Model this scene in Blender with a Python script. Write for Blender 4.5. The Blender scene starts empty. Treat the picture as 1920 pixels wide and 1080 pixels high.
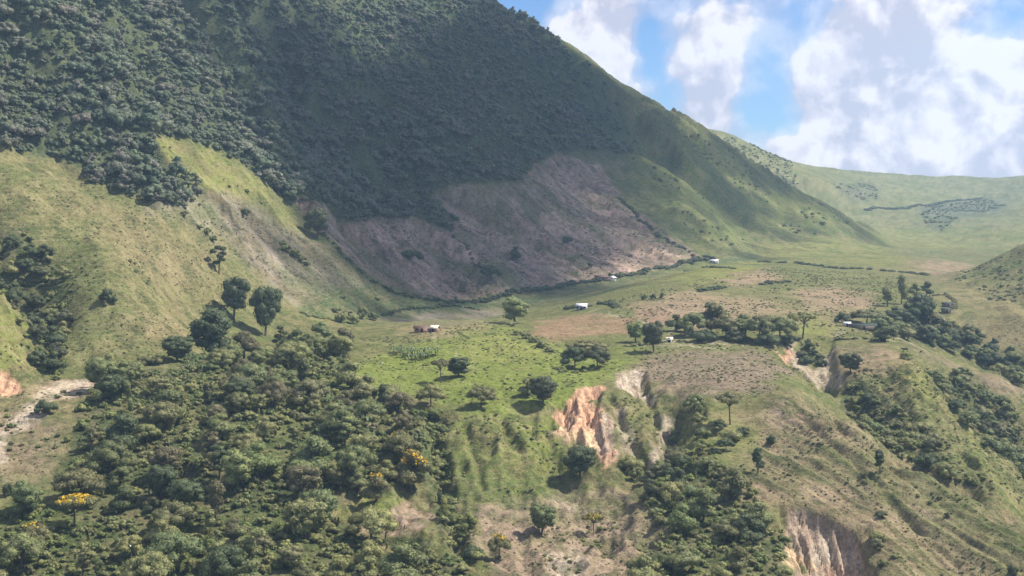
import bpy, bmesh, math, random
import numpy as np
from mathutils import Vector, Matrix

random.seed(7)
RNG = np.random.default_rng(11)
R = math.radians
scene = bpy.context.scene
COL = scene.collection

# ------------------------------------------------------------------ camera
F = 2637.0            # focal length in pixels of the 1920 wide photograph
UC, VH = 960.0, 330.0 # picture column straight ahead, picture row of eye level
cam_d = bpy.data.cameras.new("camera")
cam_d.sensor_width = 36.0
cam_d.lens = 36.0 * F / 1920.0
cam_d.shift_y = -(540.0 - VH) / 1920.0
cam_d.clip_start = 1.0
cam_d.clip_end = 30000.0
cam = bpy.data.objects.new("camera", cam_d)
cam.rotation_euler = (R(90), 0, 0)
COL.objects.link(cam)
scene.camera = cam

# ------------------------------------------------------------------ sun, sky, exposure
SUN_AZ, SUN_EL = R(78), R(53)     # azimuth clockwise from straight ahead (+Y)
SUN_DIR = Vector((math.sin(SUN_AZ) * math.cos(SUN_EL), math.cos(SUN_AZ) * math.cos(SUN_EL), math.sin(SUN_EL)))
sun_d = bpy.data.lights.new("sun", 'SUN')
sun_d.energy = 5.0
sun_d.angle = R(0.53)
sun_d.color = (1.0, 0.92, 0.80)
sun = bpy.data.objects.new("sun", sun_d)
sun.rotation_euler = SUN_DIR.to_track_quat('Z', 'Y').to_euler()
sun.location = SUN_DIR * 3000
COL.objects.link(sun)

def make_world():
    w = bpy.data.worlds.new("World")
    scene.world = w
    w.use_nodes = True
    nt = w.node_tree
    N, L = nt.nodes, nt.links
    N.clear()
    out = N.new('ShaderNodeOutputWorld')
    sky = N.new('ShaderNodeTexSky')
    sky.sky_type = 'NISHITA'
    sky.sun_disc = False
    sky.sun_elevation = SUN_EL
    sky.sun_rotation = SUN_AZ
    sky.altitude = 2200
    sky.air_density = 1.0
    sky.dust_density = 0.15
    sky.ozone_density = 2.2
    bsky = N.new('ShaderNodeBackground'); bsky.inputs[1].default_value = 0.082
    hs = N.new('ShaderNodeMix'); hs.data_type = 'RGBA'; hs.blend_type = 'MULTIPLY'; hs.inputs[0].default_value = 1.0; hs.inputs[7].default_value = (.50, .70, 1.0, 1)   # a clear highland blue
    L.new(sky.outputs[0], hs.inputs[6]); L.new(hs.outputs[2], bsky.inputs[0])
    tc = N.new('ShaderNodeTexCoord')

    def math_(op, a, b=None, c=None, clamp=False):
        n = N.new('ShaderNodeMath'); n.operation = op; n.use_clamp = clamp
        for i, x in enumerate((a, b, c)):
            if x is None: continue
            if isinstance(x, (int, float)): n.inputs[i].default_value = x
            else: L.new(x, n.inputs[i])
        return n.outputs[0]

    def vadd(a, v):
        n = N.new('ShaderNodeVectorMath'); n.operation = 'ADD'
        L.new(a, n.inputs[0]); n.inputs[1].default_value = v
        return n.outputs[0]

    nrm = N.new('ShaderNodeVectorMath'); nrm.operation = 'NORMALIZE'
    L.new(tc.outputs['Generated'], nrm.inputs[0])
    d = nrm.outputs[0]
    # cloud banks and the blue gaps between them: (column, row, radius in px, weight)
    banks = [(1110, 70, 90, .30), (1160, 20, 70, .2), (1150, 130, 50, .18), (1310, 160, 70, .36), (1330, 60, 60, .12), (1400, 20, 70, .12), (1620, 70, 130, .34), (1680, 190, 120, .34),
             (1880, 160, 100, .40), (1560, 260, 110, .42), (1760, 270, 150, .40), (1500, 310, 90, .34), (1900, 300, 120, .32), (1750, 20, 90, .12), (1340, 225, 60, .14),
             (990, 25, 60, -.40), (930, 0, 60, -.36), (1222, 60, 34, -.34), (1228, 115, 40, -.42), (1236, 165, 34, -.32), (1250, 210, 30, -.2), (1440, 95, 45, -.24), (1440, 195, 50, -.44), (1485, 150, 36, -.30), (1425, 240, 40, -.36),
             (1510, 30, 40, -.24), (1800, 85, 45, -.30), (1880, 30, 60, -.24), (1765, 110, 30, -.14)]
    glow = [(1560, 235, 80, .5), (1640, 225, 60, .4), (1860, 115, 70, .6), (1880, 190, 90, .55), (1760, 240, 80, .4), (1780, 290, 60, .15), (1100, 60, 60, .25), (1310, 130, 50, .25), (1600, 60, 60, .2),
            (1700, 315, 110, -.5), (1880, 315, 110, -.6), (1650, 130, 90, -.25), (1720, 60, 60, -.2), (1340, 220, 70, -.15), (1560, 310, 60, -.2)]
    def density(vec, detail):
        nz = N.new('ShaderNodeTexNoise'); nz.noise_dimensions = '3D'
        nz.inputs['Scale'].default_value = 19.0; nz.inputs['Detail'].default_value = detail
        nz.inputs['Roughness'].default_value = .55; nz.inputs['Distortion'].default_value = .2
        L.new(vec, nz.inputs['Vector'])
        return nz.outputs['Fac']

    wn = N.new('ShaderNodeTexNoise'); wn.inputs['Scale'].default_value = 26.0; wn.inputs['Detail'].default_value = 4.0
    L.new(d, wn.inputs['Vector'])
    wsub = N.new('ShaderNodeVectorMath'); wsub.operation = 'SUBTRACT'; L.new(wn.outputs['Color'], wsub.inputs[0]); wsub.inputs[1].default_value = (.5, .5, .5)
    wsc = N.new('ShaderNodeVectorMath'); wsc.operation = 'SCALE'; L.new(wsub.outputs[0], wsc.inputs[0]); wsc.inputs['Scale'].default_value = .05
    wadd = N.new('ShaderNodeVectorMath'); wadd.operation = 'ADD'; L.new(d, wadd.inputs[0]); L.new(wsc.outputs[0], wadd.inputs[1])
    dw = wadd.outputs[0]
    def sum_of(spots):
        tot = None
        for (u, v, r, wgt) in spots:
            c = Vector(((u - UC) / F, 1.0, (VH - v) / F)).normalized()
            ds = N.new('ShaderNodeVectorMath'); ds.operation = 'DISTANCE'
            L.new(dw, ds.inputs[0]); ds.inputs[1].default_value = c
            x = math_('DIVIDE', ds.outputs['Value'], r / F)
            t = math_('MULTIPLY', math_('EXPONENT', math_('MULTIPLY', math_('MULTIPLY', x, x), -1.0)), wgt)
            tot = t if tot is None else math_('ADD', tot, t)
        return tot
    bias = sum_of(banks)
    n1 = density(d, 7.0)
    n2 = density(vadd(d, (SUN_DIR.x * .012, SUN_DIR.y * .012, SUN_DIR.z * .012)), 6.0)
    cov = math_('ADD', math_('ADD', n1, bias), .05)
    mask = N.new('ShaderNodeMapRange'); mask.interpolation_type = 'SMOOTHSTEP'
    mask.inputs['From Min'].default_value = .51; mask.inputs['From Max'].default_value = .74
    L.new(cov, mask.inputs['Value'])
    veil = N.new('ShaderNodeMapRange'); veil.interpolation_type = 'SMOOTHSTEP'
    veil.inputs['From Min'].default_value = .24; veil.inputs['From Max'].default_value = .62; veil.inputs['To Max'].default_value = .5
    L.new(cov, veil.inputs['Value'])
    cover = math_('MAXIMUM', mask.outputs[0], veil.outputs[0])
    # thick cloud: brighter where thinner towards the sun, greyer in the body
    light = math_('ADD', math_('ADD', math_('MULTIPLY', math_('SUBTRACT', n1, n2), 5.0), math_('MULTIPLY', n1, 1.0)), math_('ADD', math_('MULTIPLY', sum_of(glow), .55), .12))
    lr = N.new('ShaderNodeMapRange'); lr.inputs['From Min'].default_value = .30; lr.inputs['From Max'].default_value = 1.05
    L.new(light, lr.inputs['Value'])
    cr = N.new('ShaderNodeValToRGB')
    cr.color_ramp.elements[0].color = (.60, .59, .71, 1); cr.color_ramp.elements[0].position = 0
    cr.color_ramp.elements[1].color = (1.05, 1.0, .99, 1); cr.color_ramp.elements[1].position = 1
    e = cr.color_ramp.elements.new(.45); e.color = (.80, .755, .85, 1)
    L.new(lr.outputs[0], cr.inputs[0])
    bcl = N.new('ShaderNodeBackground'); bcl.inputs[1].default_value = .66
    L.new(cr.outputs[0], bcl.inputs[0])
    mix = N.new('ShaderNodeMixShader')
    L.new(cover, mix.inputs[0]); L.new(bsky.outputs[0], mix.inputs[1]); L.new(bcl.outputs[0], mix.inputs[2])
    L.new(mix.outputs[0], out.inputs['Surface'])
    w.cycles.sampling_method = 'MANUAL'
    w.cycles.sample_map_resolution = 512
make_world()

vs = scene.view_settings
vs.view_transform = 'Standard'; vs.look = 'None'; vs.exposure = 0.75; vs.gamma = 1.0; vs.use_curve_mapping = False
scene.cycles.max_bounces = 6
scene.cycles.diffuse_bounces = 2
scene.cycles.glossy_bounces = 1
scene.cycles.transmission_bounces = 2
scene.cycles.volume_bounces = 1
scene.cycles.transparent_max_bounces = 40
scene.cycles.use_denoising = True

# ------------------------------------------------------------------ the lie of the land
# surveyed points (column, row, distance ahead in metres); z follows from the row
SURVEY = [
 # left bank: spur, wooded gully, hillside, mountain spur
 (-300,1080,350),(0,1080,350),(300,1080,350),(600,1080,352),(850,1080,350),
 (0,930,385),(-200,900,385),(0,800,430),(50,742,455),(20,737,458),(20,694,467),(-200,700,450),
 (0,545,500),(55,625,492),(62,690,480),(-200,520,480),(75,600,540),(30,480,560),(120,620,530),
 (150,600,530),(200,500,560),(250,700,490),(100,400,590),(0,300,610),(-200,300,590),
 (0,150,665),(0,0,720),(0,-150,780),(-400,300,560),(-400,0,660),(-400,-200,740),(-650,200,560),(-650,-150,700),
 (350,590,590),(350,690,495),(400,520,640),(300,400,640),(200,330,650),
 (500,600,650),(450,450,700),(350,300,745),(300,150,800),(250,0,860),(250,-200,930),
 (400,150,850),(430,50,900),(440,250,820),(500,340,790),(430,-120,990),
 (560,420,790),(620,580,700),(700,582,740),(700,530,790),(620,450,790),
 # the bowl and the mountain face
 (850,565,850),(850,480,930),(850,400,1000),(850,300,1070),(850,200,1150),(850,100,1250),(850,0,1350),(850,-150,1450),
 (480,100,980),(560,200,990),(560,300,920),(600,100,1050),(500,0,1050),(600,0,1120),(700,0,1230),(700,200,1080),(700,330,990),(700,420,890),
 (600,-200,1260),(430,-250,1120),
 (1050,300,1260),(1050,400,1130),(1050,500,1010),(1000,545,930),(1146,525,1000),(1200,510,1040),(1300,490,1110),(1300,400,1230),(1300,300,1400),
 (1200,300,1330),(1050,150,1430),(950,100,1380),(1400,400,1380),(1400,470,1220),(1500,440,1380),(1480,470,1260),(1560,430,1450),(1600,455,1440),
 # crest against the sky
 (900,0,1470),(950,37,1475),(1050,95,1500),(1120,142,1510),(1200,193,1520),(1270,231,1530),(1330,262,1535),(1400,304,1540),(1480,352,1545),(1560,400,1550),(1650,447,1555),
 # far shoulder, far bowl
 (1330,243,2300),(1380,257,2350),(1430,280,2450),(1500,303,2550),(1560,318,2650),(1640,328,2900),(1700,331,3050),(1800,331,3200),(1920,330,3200),(2100,325,3200),(2500,300,3100),
 (1400,350,2050),(1480,360,2050),(1560,380,2100),(1650,420,1900),(1700,380,2300),(1700,440,1800),(1800,400,2300),(1800,365,2700),(1800,440,1850),(1800,475,1500),
 (1920,400,2200),(1920,362,2650),(1920,440,1750),(2200,420,1900),(2500,400,2000),
 (1560,455,1350),(1600,480,1250),(1500,490,1150),(1700,480,1300),(1750,495,1180),
 # right hill
 (1920,455,1000),(1870,485,990),(1800,515,960),(1920,540,860),(1920,620,720),(1850,600,740),(2100,400,950),(2100,560,760),(2400,380,900),(2500,520,760),
 # plateau
 (1000,600,720),(1100,577,760),(1200,530,880),(1300,505,960),(1146,546,840),(1300,560,760),(1300,600,660),(1400,550,800),(1450,500,1000),(1500,600,680),
 (1600,550,820),(1600,520,950),(1700,560,800),(800,620,620),(750,700,520),(900,700,520),(900,640,590),(940,602,690),(800,600,680),(1000,680,550),(1100,690,540),(1200,680,550),
 (1300,680,550),(1400,650,590),(1300,740,485),(1450,740,480),(1600,620,640),(1700,650,590),(600,700,500),(400,710,486),(650,640,580),(560,640,590),
 # plateau rim, cliff, knoll and gullies
 (660,760,470),(800,780,470),(900,775,472),(980,770,478),(1030,765,482),(1080,735,494),(1130,720,505),(1180,698,525),
 (1030,800,470),(1060,815,458),(1090,834,450),(1135,850,446),(1150,780,474),(1110,790,468),(1165,745,492),(1200,830,450),(1235,890,425),(1250,805,470),(1255,880,437),(1195,722,512),(1220,745,498),
 (1300,770,470),(1380,790,462),(1450,760,470),(1330,850,435),(1420,870,425),(1350,930,400),(1300,1000,378),(1300,1080,350),(1150,1080,352),
 (1000,960,410),(1180,960,408),(1100,1010,388),(1050,1075,362),(950,1000,390),(1085,890,437),
 (900,800,458),(960,860,435),(880,900,425),(970,932,418),(1020,850,443),(822,895,425),(812,830,448),(840,990,385),
 (740,830,430),(700,930,402),(620,960,390),(750,962,395),(500,800,430),(300,850,415),(200,750,450),(500,950,385),(200,950,385),
 # right spur and its scar
 (1480,742,478),(1600,790,455),(1650,845,430),(1740,892,415),(1830,940,400),(1920,990,385),(2050,1060,370),
 (1500,850,430),(1600,920,405),(1700,980,388),(1800,1030,375),(1900,1085,358),(2100,1150,345),(1700,1085,358),
 (1470,947,393),(1560,963,389),(1640,998,378),(1690,1050,364),(1500,1012,381),(1545,1050,375),(1590,1085,368),(1440,1025,372),(1480,1085,352),
 # head scar on the plateau
 (1465,640,602),(1560,640,612),(1520,692,566),(1540,708,550),(1470,675,572),(1450,690,550),(1520,722,520),(1575,690,560),(1620,700,545),
 # second and third spurs to the right
 (1680,780,500),(1640,722,530),(1740,700,535),(1800,780,510),(1850,850,480),(1920,950,440),(1700,840,465),(1780,880,445),(1850,920,430),(2050,1040,430),
 (1820,735,605),(1880,785,585),(1760,680,592),(1850,700,625),(1920,718,645),(2100,800,640),(2000,1000,500),
]
SURVEY_Z = [  # points out of sight: (column, distance, z)
 (-700,120,-120),(200,120,-130),(960,120,-130),(1700,120,-130),(2600,120,-120),(-700,240,-118),(200,240,-120),(960,240,-122),(1700,240,-120),(2600,240,-115),
 (900,1850,110),(600,1800,230),(200,1500,300),(-300,1200,290),(-700,1100,280),(1050,1800,60),(1200,1800,10),(1330,1800,-20),(1480,1800,-55),
 (1200,2400,60),(1050,2400,60),(800,2600,90),(0,2600,150),(-700,2600,150),(-700,4500,60),(200,4500,0),(960,4500,-30),(1700,4500,-60),(2600,4500,-60),
 (1700,3800,-50),(1920,3900,-60),(2400,3800,-40),(1300,3300,20),
 (1920,1150,-82),(1870,1110,-80),(2150,1200,-60),(2500,1300,-60),(1250,1000,-73),(1350,1060,-70),(1180,950,-74),
 (1700,442,-98),(1600,480,-92),(1810,428,-105),(1900,410,-108),(1800,560,-101),(1860,545,-108),(1930,520,-112),
 (1900,690,-100),(1820,650,-92),(30,525,-62),(-100,530,-58),(2600,400,-110),(2600,600,-90),(-700,400,-60),(-700,470,-45),
]
KS = 1400.0
cu = np.array([p[0] for p in SURVEY] + [p[0] for p in SURVEY_Z], float)
cy = np.array([p[2] for p in SURVEY] + [p[1] for p in SURVEY_Z], float)
cz = np.array([(VH - p[1]) / F * p[2] for p in SURVEY] + [p[2] for p in SURVEY_Z], float)
cs = KS * np.log(cy)

def tps(r2):
    return 0.5 * r2 * np.log(np.maximum(r2, 1e-9))

def solve_tps():
    a, b = cu / 1000, cs / 1000
    n = len(a)
    K = tps((a[:, None] - a[None]) ** 2 + (b[:, None] - b[None]) ** 2)
    K[np.arange(n), np.arange(n)] += 2e-5
    P = np.stack([np.ones(n), a, b], 1)
    A = np.zeros((n + 3, n + 3)); A[:n, :n] = K; A[:n, n:] = P; A[n:, :n] = P.T
    return np.linalg.solve(A, np.concatenate([cz, np.zeros(3)]))
TW = solve_tps()

def eval_tps(u, s):
    a, b = u.ravel() / 1000, s.ravel() / 1000
    out = np.empty(a.size)
    for i in range(0, a.size, 8000):
        aa, bb = a[i:i + 8000, None], b[i:i + 8000, None]
        out[i:i + 8000] = tps((aa - cu / 1000) ** 2 + (bb - cs / 1000) ** 2) @ TW[:-3] + TW[-3] + TW[-2] * aa[:, 0] + TW[-1] * bb[:, 0]
    return out.reshape(u.shape)

# --- value noise
PERM = RNG.permutation(4096); GRAD = RNG.random(4096) * 2 - 1
def vnoise(x, y, seed=0):
    xi = np.floor(x).astype(np.int64); yi = np.floor(y).astype(np.int64)
    fx = x - xi; fy = y - yi
    fx = fx * fx * fx * (fx * (fx * 6 - 15) + 10); fy = fy * fy * fy * (fy * (fy * 6 - 15) + 10)
    def h(i, j): return GRAD[PERM[(PERM[(i + seed * 131) & 4095] + j) & 4095]]
    a = h(xi, yi); b = h(xi + 1, yi); c = h(xi, yi + 1); d = h(xi + 1, yi + 1)
    return (a + (b - a) * fx) * (1 - fy) + (c + (d - c) * fx) * fy
def fbm(x, y, o=5, g=.5, seed=0):
    t = 0; a = 1
    for k in range(o):
        t = t + a * vnoise(x, y, seed + k); x = x * 2.03 + 17.1; y = y * 2.03 + 9.7; a *= g
    return t
def sstep(a, b, x):
    t = np.clip((x - a) / (b - a), 0, 1); return t * t * (3 - 2 * t)

# --- grid: fine near the rim and scars, coarser far off
NU = 940
yk = [120, 300, 335, 600, 1000, 1600, 2400, 3400, 4500]; nk = [24, 14, 420, 190, 190, 46, 34, 16]
Yr = np.concatenate([np.exp(np.linspace(math.log(a), math.log(b), n, endpoint=False)) for a, b, n in zip(yk[:-1], yk[1:], nk)] + [[4500.0]])
NS = len(Yr)
Ur = np.linspace(-760, 2680, NU)
Uc = np.linspace(-760, 2680, 345); Sc_i = np.linspace(0, NS - 1, 330)
Sc = KS * np.log(np.interp(Sc_i, np.arange(NS), Yr))
Zc = eval_tps(*np.meshgrid(Uc, Sc))
def upsample(Zc):
    t = np.empty((Zc.shape[0], NU))
    for i in range(Zc.shape[0]): t[i] = np.interp(Ur, Uc, Zc[i])
    o = np.empty((NS, NU)); ii = np.arange(NS)
    for j in range(NU): o[:, j] = np.interp(ii, Sc_i, t[:, j])
    return o
GZ = upsample(Zc)
GU, GY = np.meshgrid(Ur, Yr)
GX = (GU - UC) / F * GY
GV = VH - F * GZ / GY     # row on which each point falls, before fine relief

def in_poly(poly, u, v):
    """signed distance in px to a polygon, positive inside"""
    p = np.array(poly, float); q = np.roll(p, -1, 0)
    inside = np.zeros(u.shape, bool); d2 = np.full(u.shape, 1e12)
    for (x0, y0), (x1, y1) in zip(p, q):
        if y0 != y1:
            c = ((y0 > v) != (y1 > v)) & (u < (x1 - x0) * (v - y0) / (y1 - y0) + x0)
            inside ^= c
        dx, dy = x1 - x0, y1 - y0; L2 = dx * dx + dy * dy + 1e-9
        t = np.clip(((u - x0) * dx + (v - y0) * dy) / L2, 0, 1)
        d2 = np.minimum(d2, (u - x0 - t * dx) ** 2 + (v - y0 - t * dy) ** 2)
    d = np.sqrt(d2)
    return np.where(inside, d, -d)

def pmask(poly, u, v, feather=10, ylo=0, yhi=1e9, y=None):
    p = np.array(poly, float)
    m = np.zeros(u.shape)
    bb = (u > p[:, 0].min() - feather) & (u < p[:, 0].max() + feather) & (v > p[:, 1].min() - feather) & (v < p[:, 1].max() + feather)
    if y is not None: bb &= (y > ylo) & (y < yhi)
    if bb.any():
        m[bb] = sstep(-feather, feather, in_poly(poly, u[bb], v[bb]))
    return m

FOREST = [(-760,250),(-60,262),(40,285),(110,300),(170,345),(250,372),(330,392),(372,392),(372,355),(310,330),(296,290),(290,258),(330,252),(410,285),(480,330),(530,372),(560,385),(600,382),(650,420),(700,410),(790,405),(850,438),(842,405),(800,372),(830,345),(900,340),(980,340),(1000,308),(1045,284),(1110,285),(1190,310),(1200,270),(1180,230),(1120,140),(1030,60),(940,-10),(900,-400),(-760,-400)]
# outlines of what covers the ground, followed round on the picture
MOUNTAIN = [(-760,300),(0,290),(120,330),(280,380),(430,420),(560,420),(640,470),(700,525),(860,560),(1000,545),(1150,515),(1300,485),(1480,440),(1650,450),(1600,300),(1200,60),(900,-60),(900,-700),(-760,-700)]
SCAR_MAIN = [(1022,785),(1040,765),(1060,740),(1088,728),(1110,722),(1132,722),(1128,740),(1122,765),(1115,780),(1118,800),(1132,835),(1140,858),(1105,850),(1078,828),(1060,812),(1035,800)]
SCAR_GREY = [(1118,775),(1128,772),(1145,800),(1160,850),(1150,868),(1125,860),(1115,820)]
SCAR_HEAD = [(1162,716),(1174,694),(1204,694),(1220,715),(1230,755),(1214,758),(1190,738),(1166,730)]
SCAR_LOW = [(1462,950),(1500,950),(1530,965),(1560,972),(1600,1000),(1625,1060),(1650,1100),(1480,1100),(1500,1050),(1470,1000)]
SCAR_PLAT = [(1462,650),(1472,640),(1490,650),(1500,665),(1530,690),(1545,655),(1560,650),(1562,720),(1530,725),(1500,695),(1470,672)]
SCAR_LEFT = [(-40,690),(20,694),(42,722),(40,738),(-40,738)]

mt = pmask(MOUNTAIN, GU, GV, 25, 560, 1720, GY)
scar = np.maximum.reduce([pmask(p, GU, GV, 7, 330, 700, GY) for p in (SCAR_MAIN, SCAR_GREY, SCAR_HEAD, SCAR_LOW, SCAR_PLAT, SCAR_LEFT)])
def strip(pts, w):
    p = np.array(pts, float); t = np.gradient(p, axis=0); t /= np.linalg.norm(t, axis=1)[:, None] + 1e-9
    n = np.stack([-t[:, 1], t[:, 0]], 1) * w
    return [tuple(q) for q in p + n] + [tuple(q) for q in (p - n)[::-1]]
# hollows cut below the general lie
for poly, deep, fe in [(SCAR_MAIN, 2.4, 5), (SCAR_LOW, 4.0, 7), ([(1462,645),(1478,640),(1558,643),(1566,690),(1562,726),(1530,725),(1500,696),(1470,674)], 5.0, 12), ([(1540,700),(1570,705),(1610,750),(1660,800),(1640,810),(1580,760)], 3.5, 14),
                       ([(1246,800),(1270,775),(1318,768),(1318,780),(1285,800),(1266,850),(1260,900),(1244,890)], 5.0, 12), ([(1166,712),(1182,694),(1206,698),(1224,745),(1236,800),(1222,800),(1205,750),(1180,735)], 3.6, 8),
                       ([(806,790),(826,790),(838,860),(852,960),(880,1040),(856,1040),(822,940),(808,860)], 5.5, 15), ([(925,778),(945,776),(975,830),(990,860),(965,850),(940,810)], 3.4, 7), (SCAR_LEFT, 1.5, 5), (strip([(1490,768),(1560,830),(1640,905),(1720,985),(1800,1050)], 5), 1.6, 7), (strip([(1530,762),(1620,838),(1700,900),(1800,965),(1900,1030)], 4), 1.5, 6), (strip([(1600,690),(1680,750),(1760,840)], 5), 2.0, 9),
                       (strip([(1660,690),(1740,760),(1800,850),(1860,920)], 4), 1.8, 8), (strip([(1140,745),(1170,800),(1205,860),(1225,905)], 5), 2.5, 8), (strip([(1000,785),(1030,830),(1050,880)], 5), 1.6, 8), (strip([(870,800),(890,860),(905,925)], 6), 2.0, 9)]:
    GZ = GZ - deep * pmask(poly, GU, GV, fe, 330, 700, GY)
# fine relief
near = 1 - sstep(520, 700, GY)
nz_big = fbm(GX / 60, GY / 60, 5, .5, 3)
nz_small = fbm(GX / 9, GY / 9, 5, .55, 9)
tt = GX * .5 + GY * .866          # along the foot of the mountain
gul = 1 - np.abs(fbm(tt / 95 + .35 * nz_big, (GX * .866 - GY * .5) / 420, 4, .5, 21)) * 2
GZ = GZ + mt * (gul * 6.5 * (1 + 1.1 * sstep(-25, 40, GZ)) + nz_big * 2.5 + nz_small * .5)
rough = pmask([(640,790),(1010,770),(1260,720),(1300,780),(1330,900),(1300,1000),(1250,1100),(640,1100)], GU, GV, 30, 300, 600, GY)
rough2 = pmask([(1560,700),(1760,680),(1950,740),(1950,1000),(1640,830)], GU, GV, 20, 440, 720, GY)
hill = pmask([(-760,300),(200,330),(430,430),(420,640),(240,705),(-760,705)], GU, GV, 30, 440, 800, GY)
GZ = GZ + (1 - mt) * (nz_small * .35 + nz_big * .5) + hill * (nz_small * .7 + 1.0 * nz_big) + np.maximum(rough, rough2) * (nz_small * 1.0 + 1.7 * (1 - 2 * np.abs(fbm(GX / 13, GY / 40, 4, .5, 40))))
far = sstep(1600, 1900, GY)
GZ = GZ + far * (fbm(GX / 160, GY / 160, 5, .5, 50) * 7 - 6 * np.abs(fbm(GX / 260, GY / 500, 3, .5, 55)))
righthill = pmask([(1780,520),(1920,450),(2680,300),(2680,620),(1900,620)], GU, GV, 15, 640, 1080, GY)
GZ = GZ + righthill * (2.5 * (.5 - np.abs(fbm((GX - GY * .25) / 26, (GX + GY) / 160, 4, .5, 60))) + nz_small * .6)
SPUR = [(1440,745),(1490,742),(1600,790),(1650,845),(1740,892),(1830,940),(1960,1005),(2100,1100),(1640,1100),(1610,1000),(1500,940),(1380,950),(1420,860)]
spur = pmask(SPUR, GU, GV, 18, 330, 500, GY)
sc, sa = GX * .9 + GY * .44, GX * .44 - GY * .9         # across and along the spur
streak = fbm(sc / 3.0 + .3 * nz_big, sa / 55, 4, .55, 75)
GZ = GZ + spur * (streak * .95 + nz_small * .3)
# rills cut into the bare scars
rill = np.abs(fbm(GX / 2.3 + .35 * nz_small, GY / 24, 4, .55, 70))
GZ = GZ + scar * (rill * 1.9 - .6 + .35 * nz_small)
GV = VH - F * GZ / GY
S_idx = np.arange(NS)

def ground_at(u, v, ymin=300.0):
    """the point of the land seen on that column and row of the photograph -> (x, y, z)"""
    f = (u - Ur[0]) / (Ur[1] - Ur[0]); j = int(min(max(math.floor(f), 0), NU - 2)); f -= j
    col = GV[:, j] * (1 - f) + GV[:, j + 1] * f
    i0 = int(np.searchsorted(Yr, ymin))
    hit = np.nonzero(col[i0:] <= v)[0]
    if len(hit) == 0:
        i = int(np.argmin(col)); t = 0
    else:
        i = i0 + int(hit[0]); a, b = col[i - 1], col[i]
        t = 0 if a == b else (a - v) / (a - b); t = min(max(t, 0), 1); i -= 1
    y = Yr[i] * (1 - t) + Yr[min(i + 1, NS - 1)] * t
    x = (u - UC) / F * y
    return x, y, float(land_z(np.array([x]), np.array([y]))[0])

def land_z(x, y):
    u = UC + F * x / y
    fi = np.interp(y, Yr, S_idx); i = np.clip(np.floor(fi).astype(int), 0, NS - 2); ti = fi - i
    fj = (u - Ur[0]) / (Ur[1] - Ur[0]); j = np.clip(np.floor(fj).astype(int), 0, NU - 2); tj = np.clip(fj - j, 0, 1)
    return (GZ[i, j] * (1 - tj) + GZ[i, j + 1] * tj) * (1 - ti) + (GZ[i + 1, j] * (1 - tj) + GZ[i + 1, j + 1] * tj) * ti

def to_px(x, y, z):
    return UC + F * x / y, VH - F * z / y

# ------------------------------------------------------------------ ground colours
C = dict(field=(.300,.225,.165),
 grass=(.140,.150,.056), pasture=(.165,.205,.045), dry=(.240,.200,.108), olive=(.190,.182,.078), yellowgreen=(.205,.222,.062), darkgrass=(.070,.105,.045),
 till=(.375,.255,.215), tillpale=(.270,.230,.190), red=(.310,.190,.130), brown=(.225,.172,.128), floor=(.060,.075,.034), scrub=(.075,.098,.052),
 pale=(.48,.41,.32), orange=(.60,.37,.24), buff=(.64,.48,.30), grey=(.42,.325,.255), pinkish=(.330,.232,.165), fargrass=(.185,.200,.085), farblue=(.09,.115,.085))
TILL = [(545,365),(600,385),(640,425),(700,412),(790,412),(850,440),(840,400),(805,372),(870,345),(985,348),(1000,312),(1045,290),(1130,310),(1162,370),(1240,432),(1315,482),(1290,495),(1150,515),(1000,545),(860,565),(780,555),(700,525),(640,470),(600,432),(560,402)]
TILLPALE = [(270,392),(350,350),(420,362),(500,395),(556,440),(600,475),(690,535),(640,560),(560,565),(470,500),(390,440),(320,408)]
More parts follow.
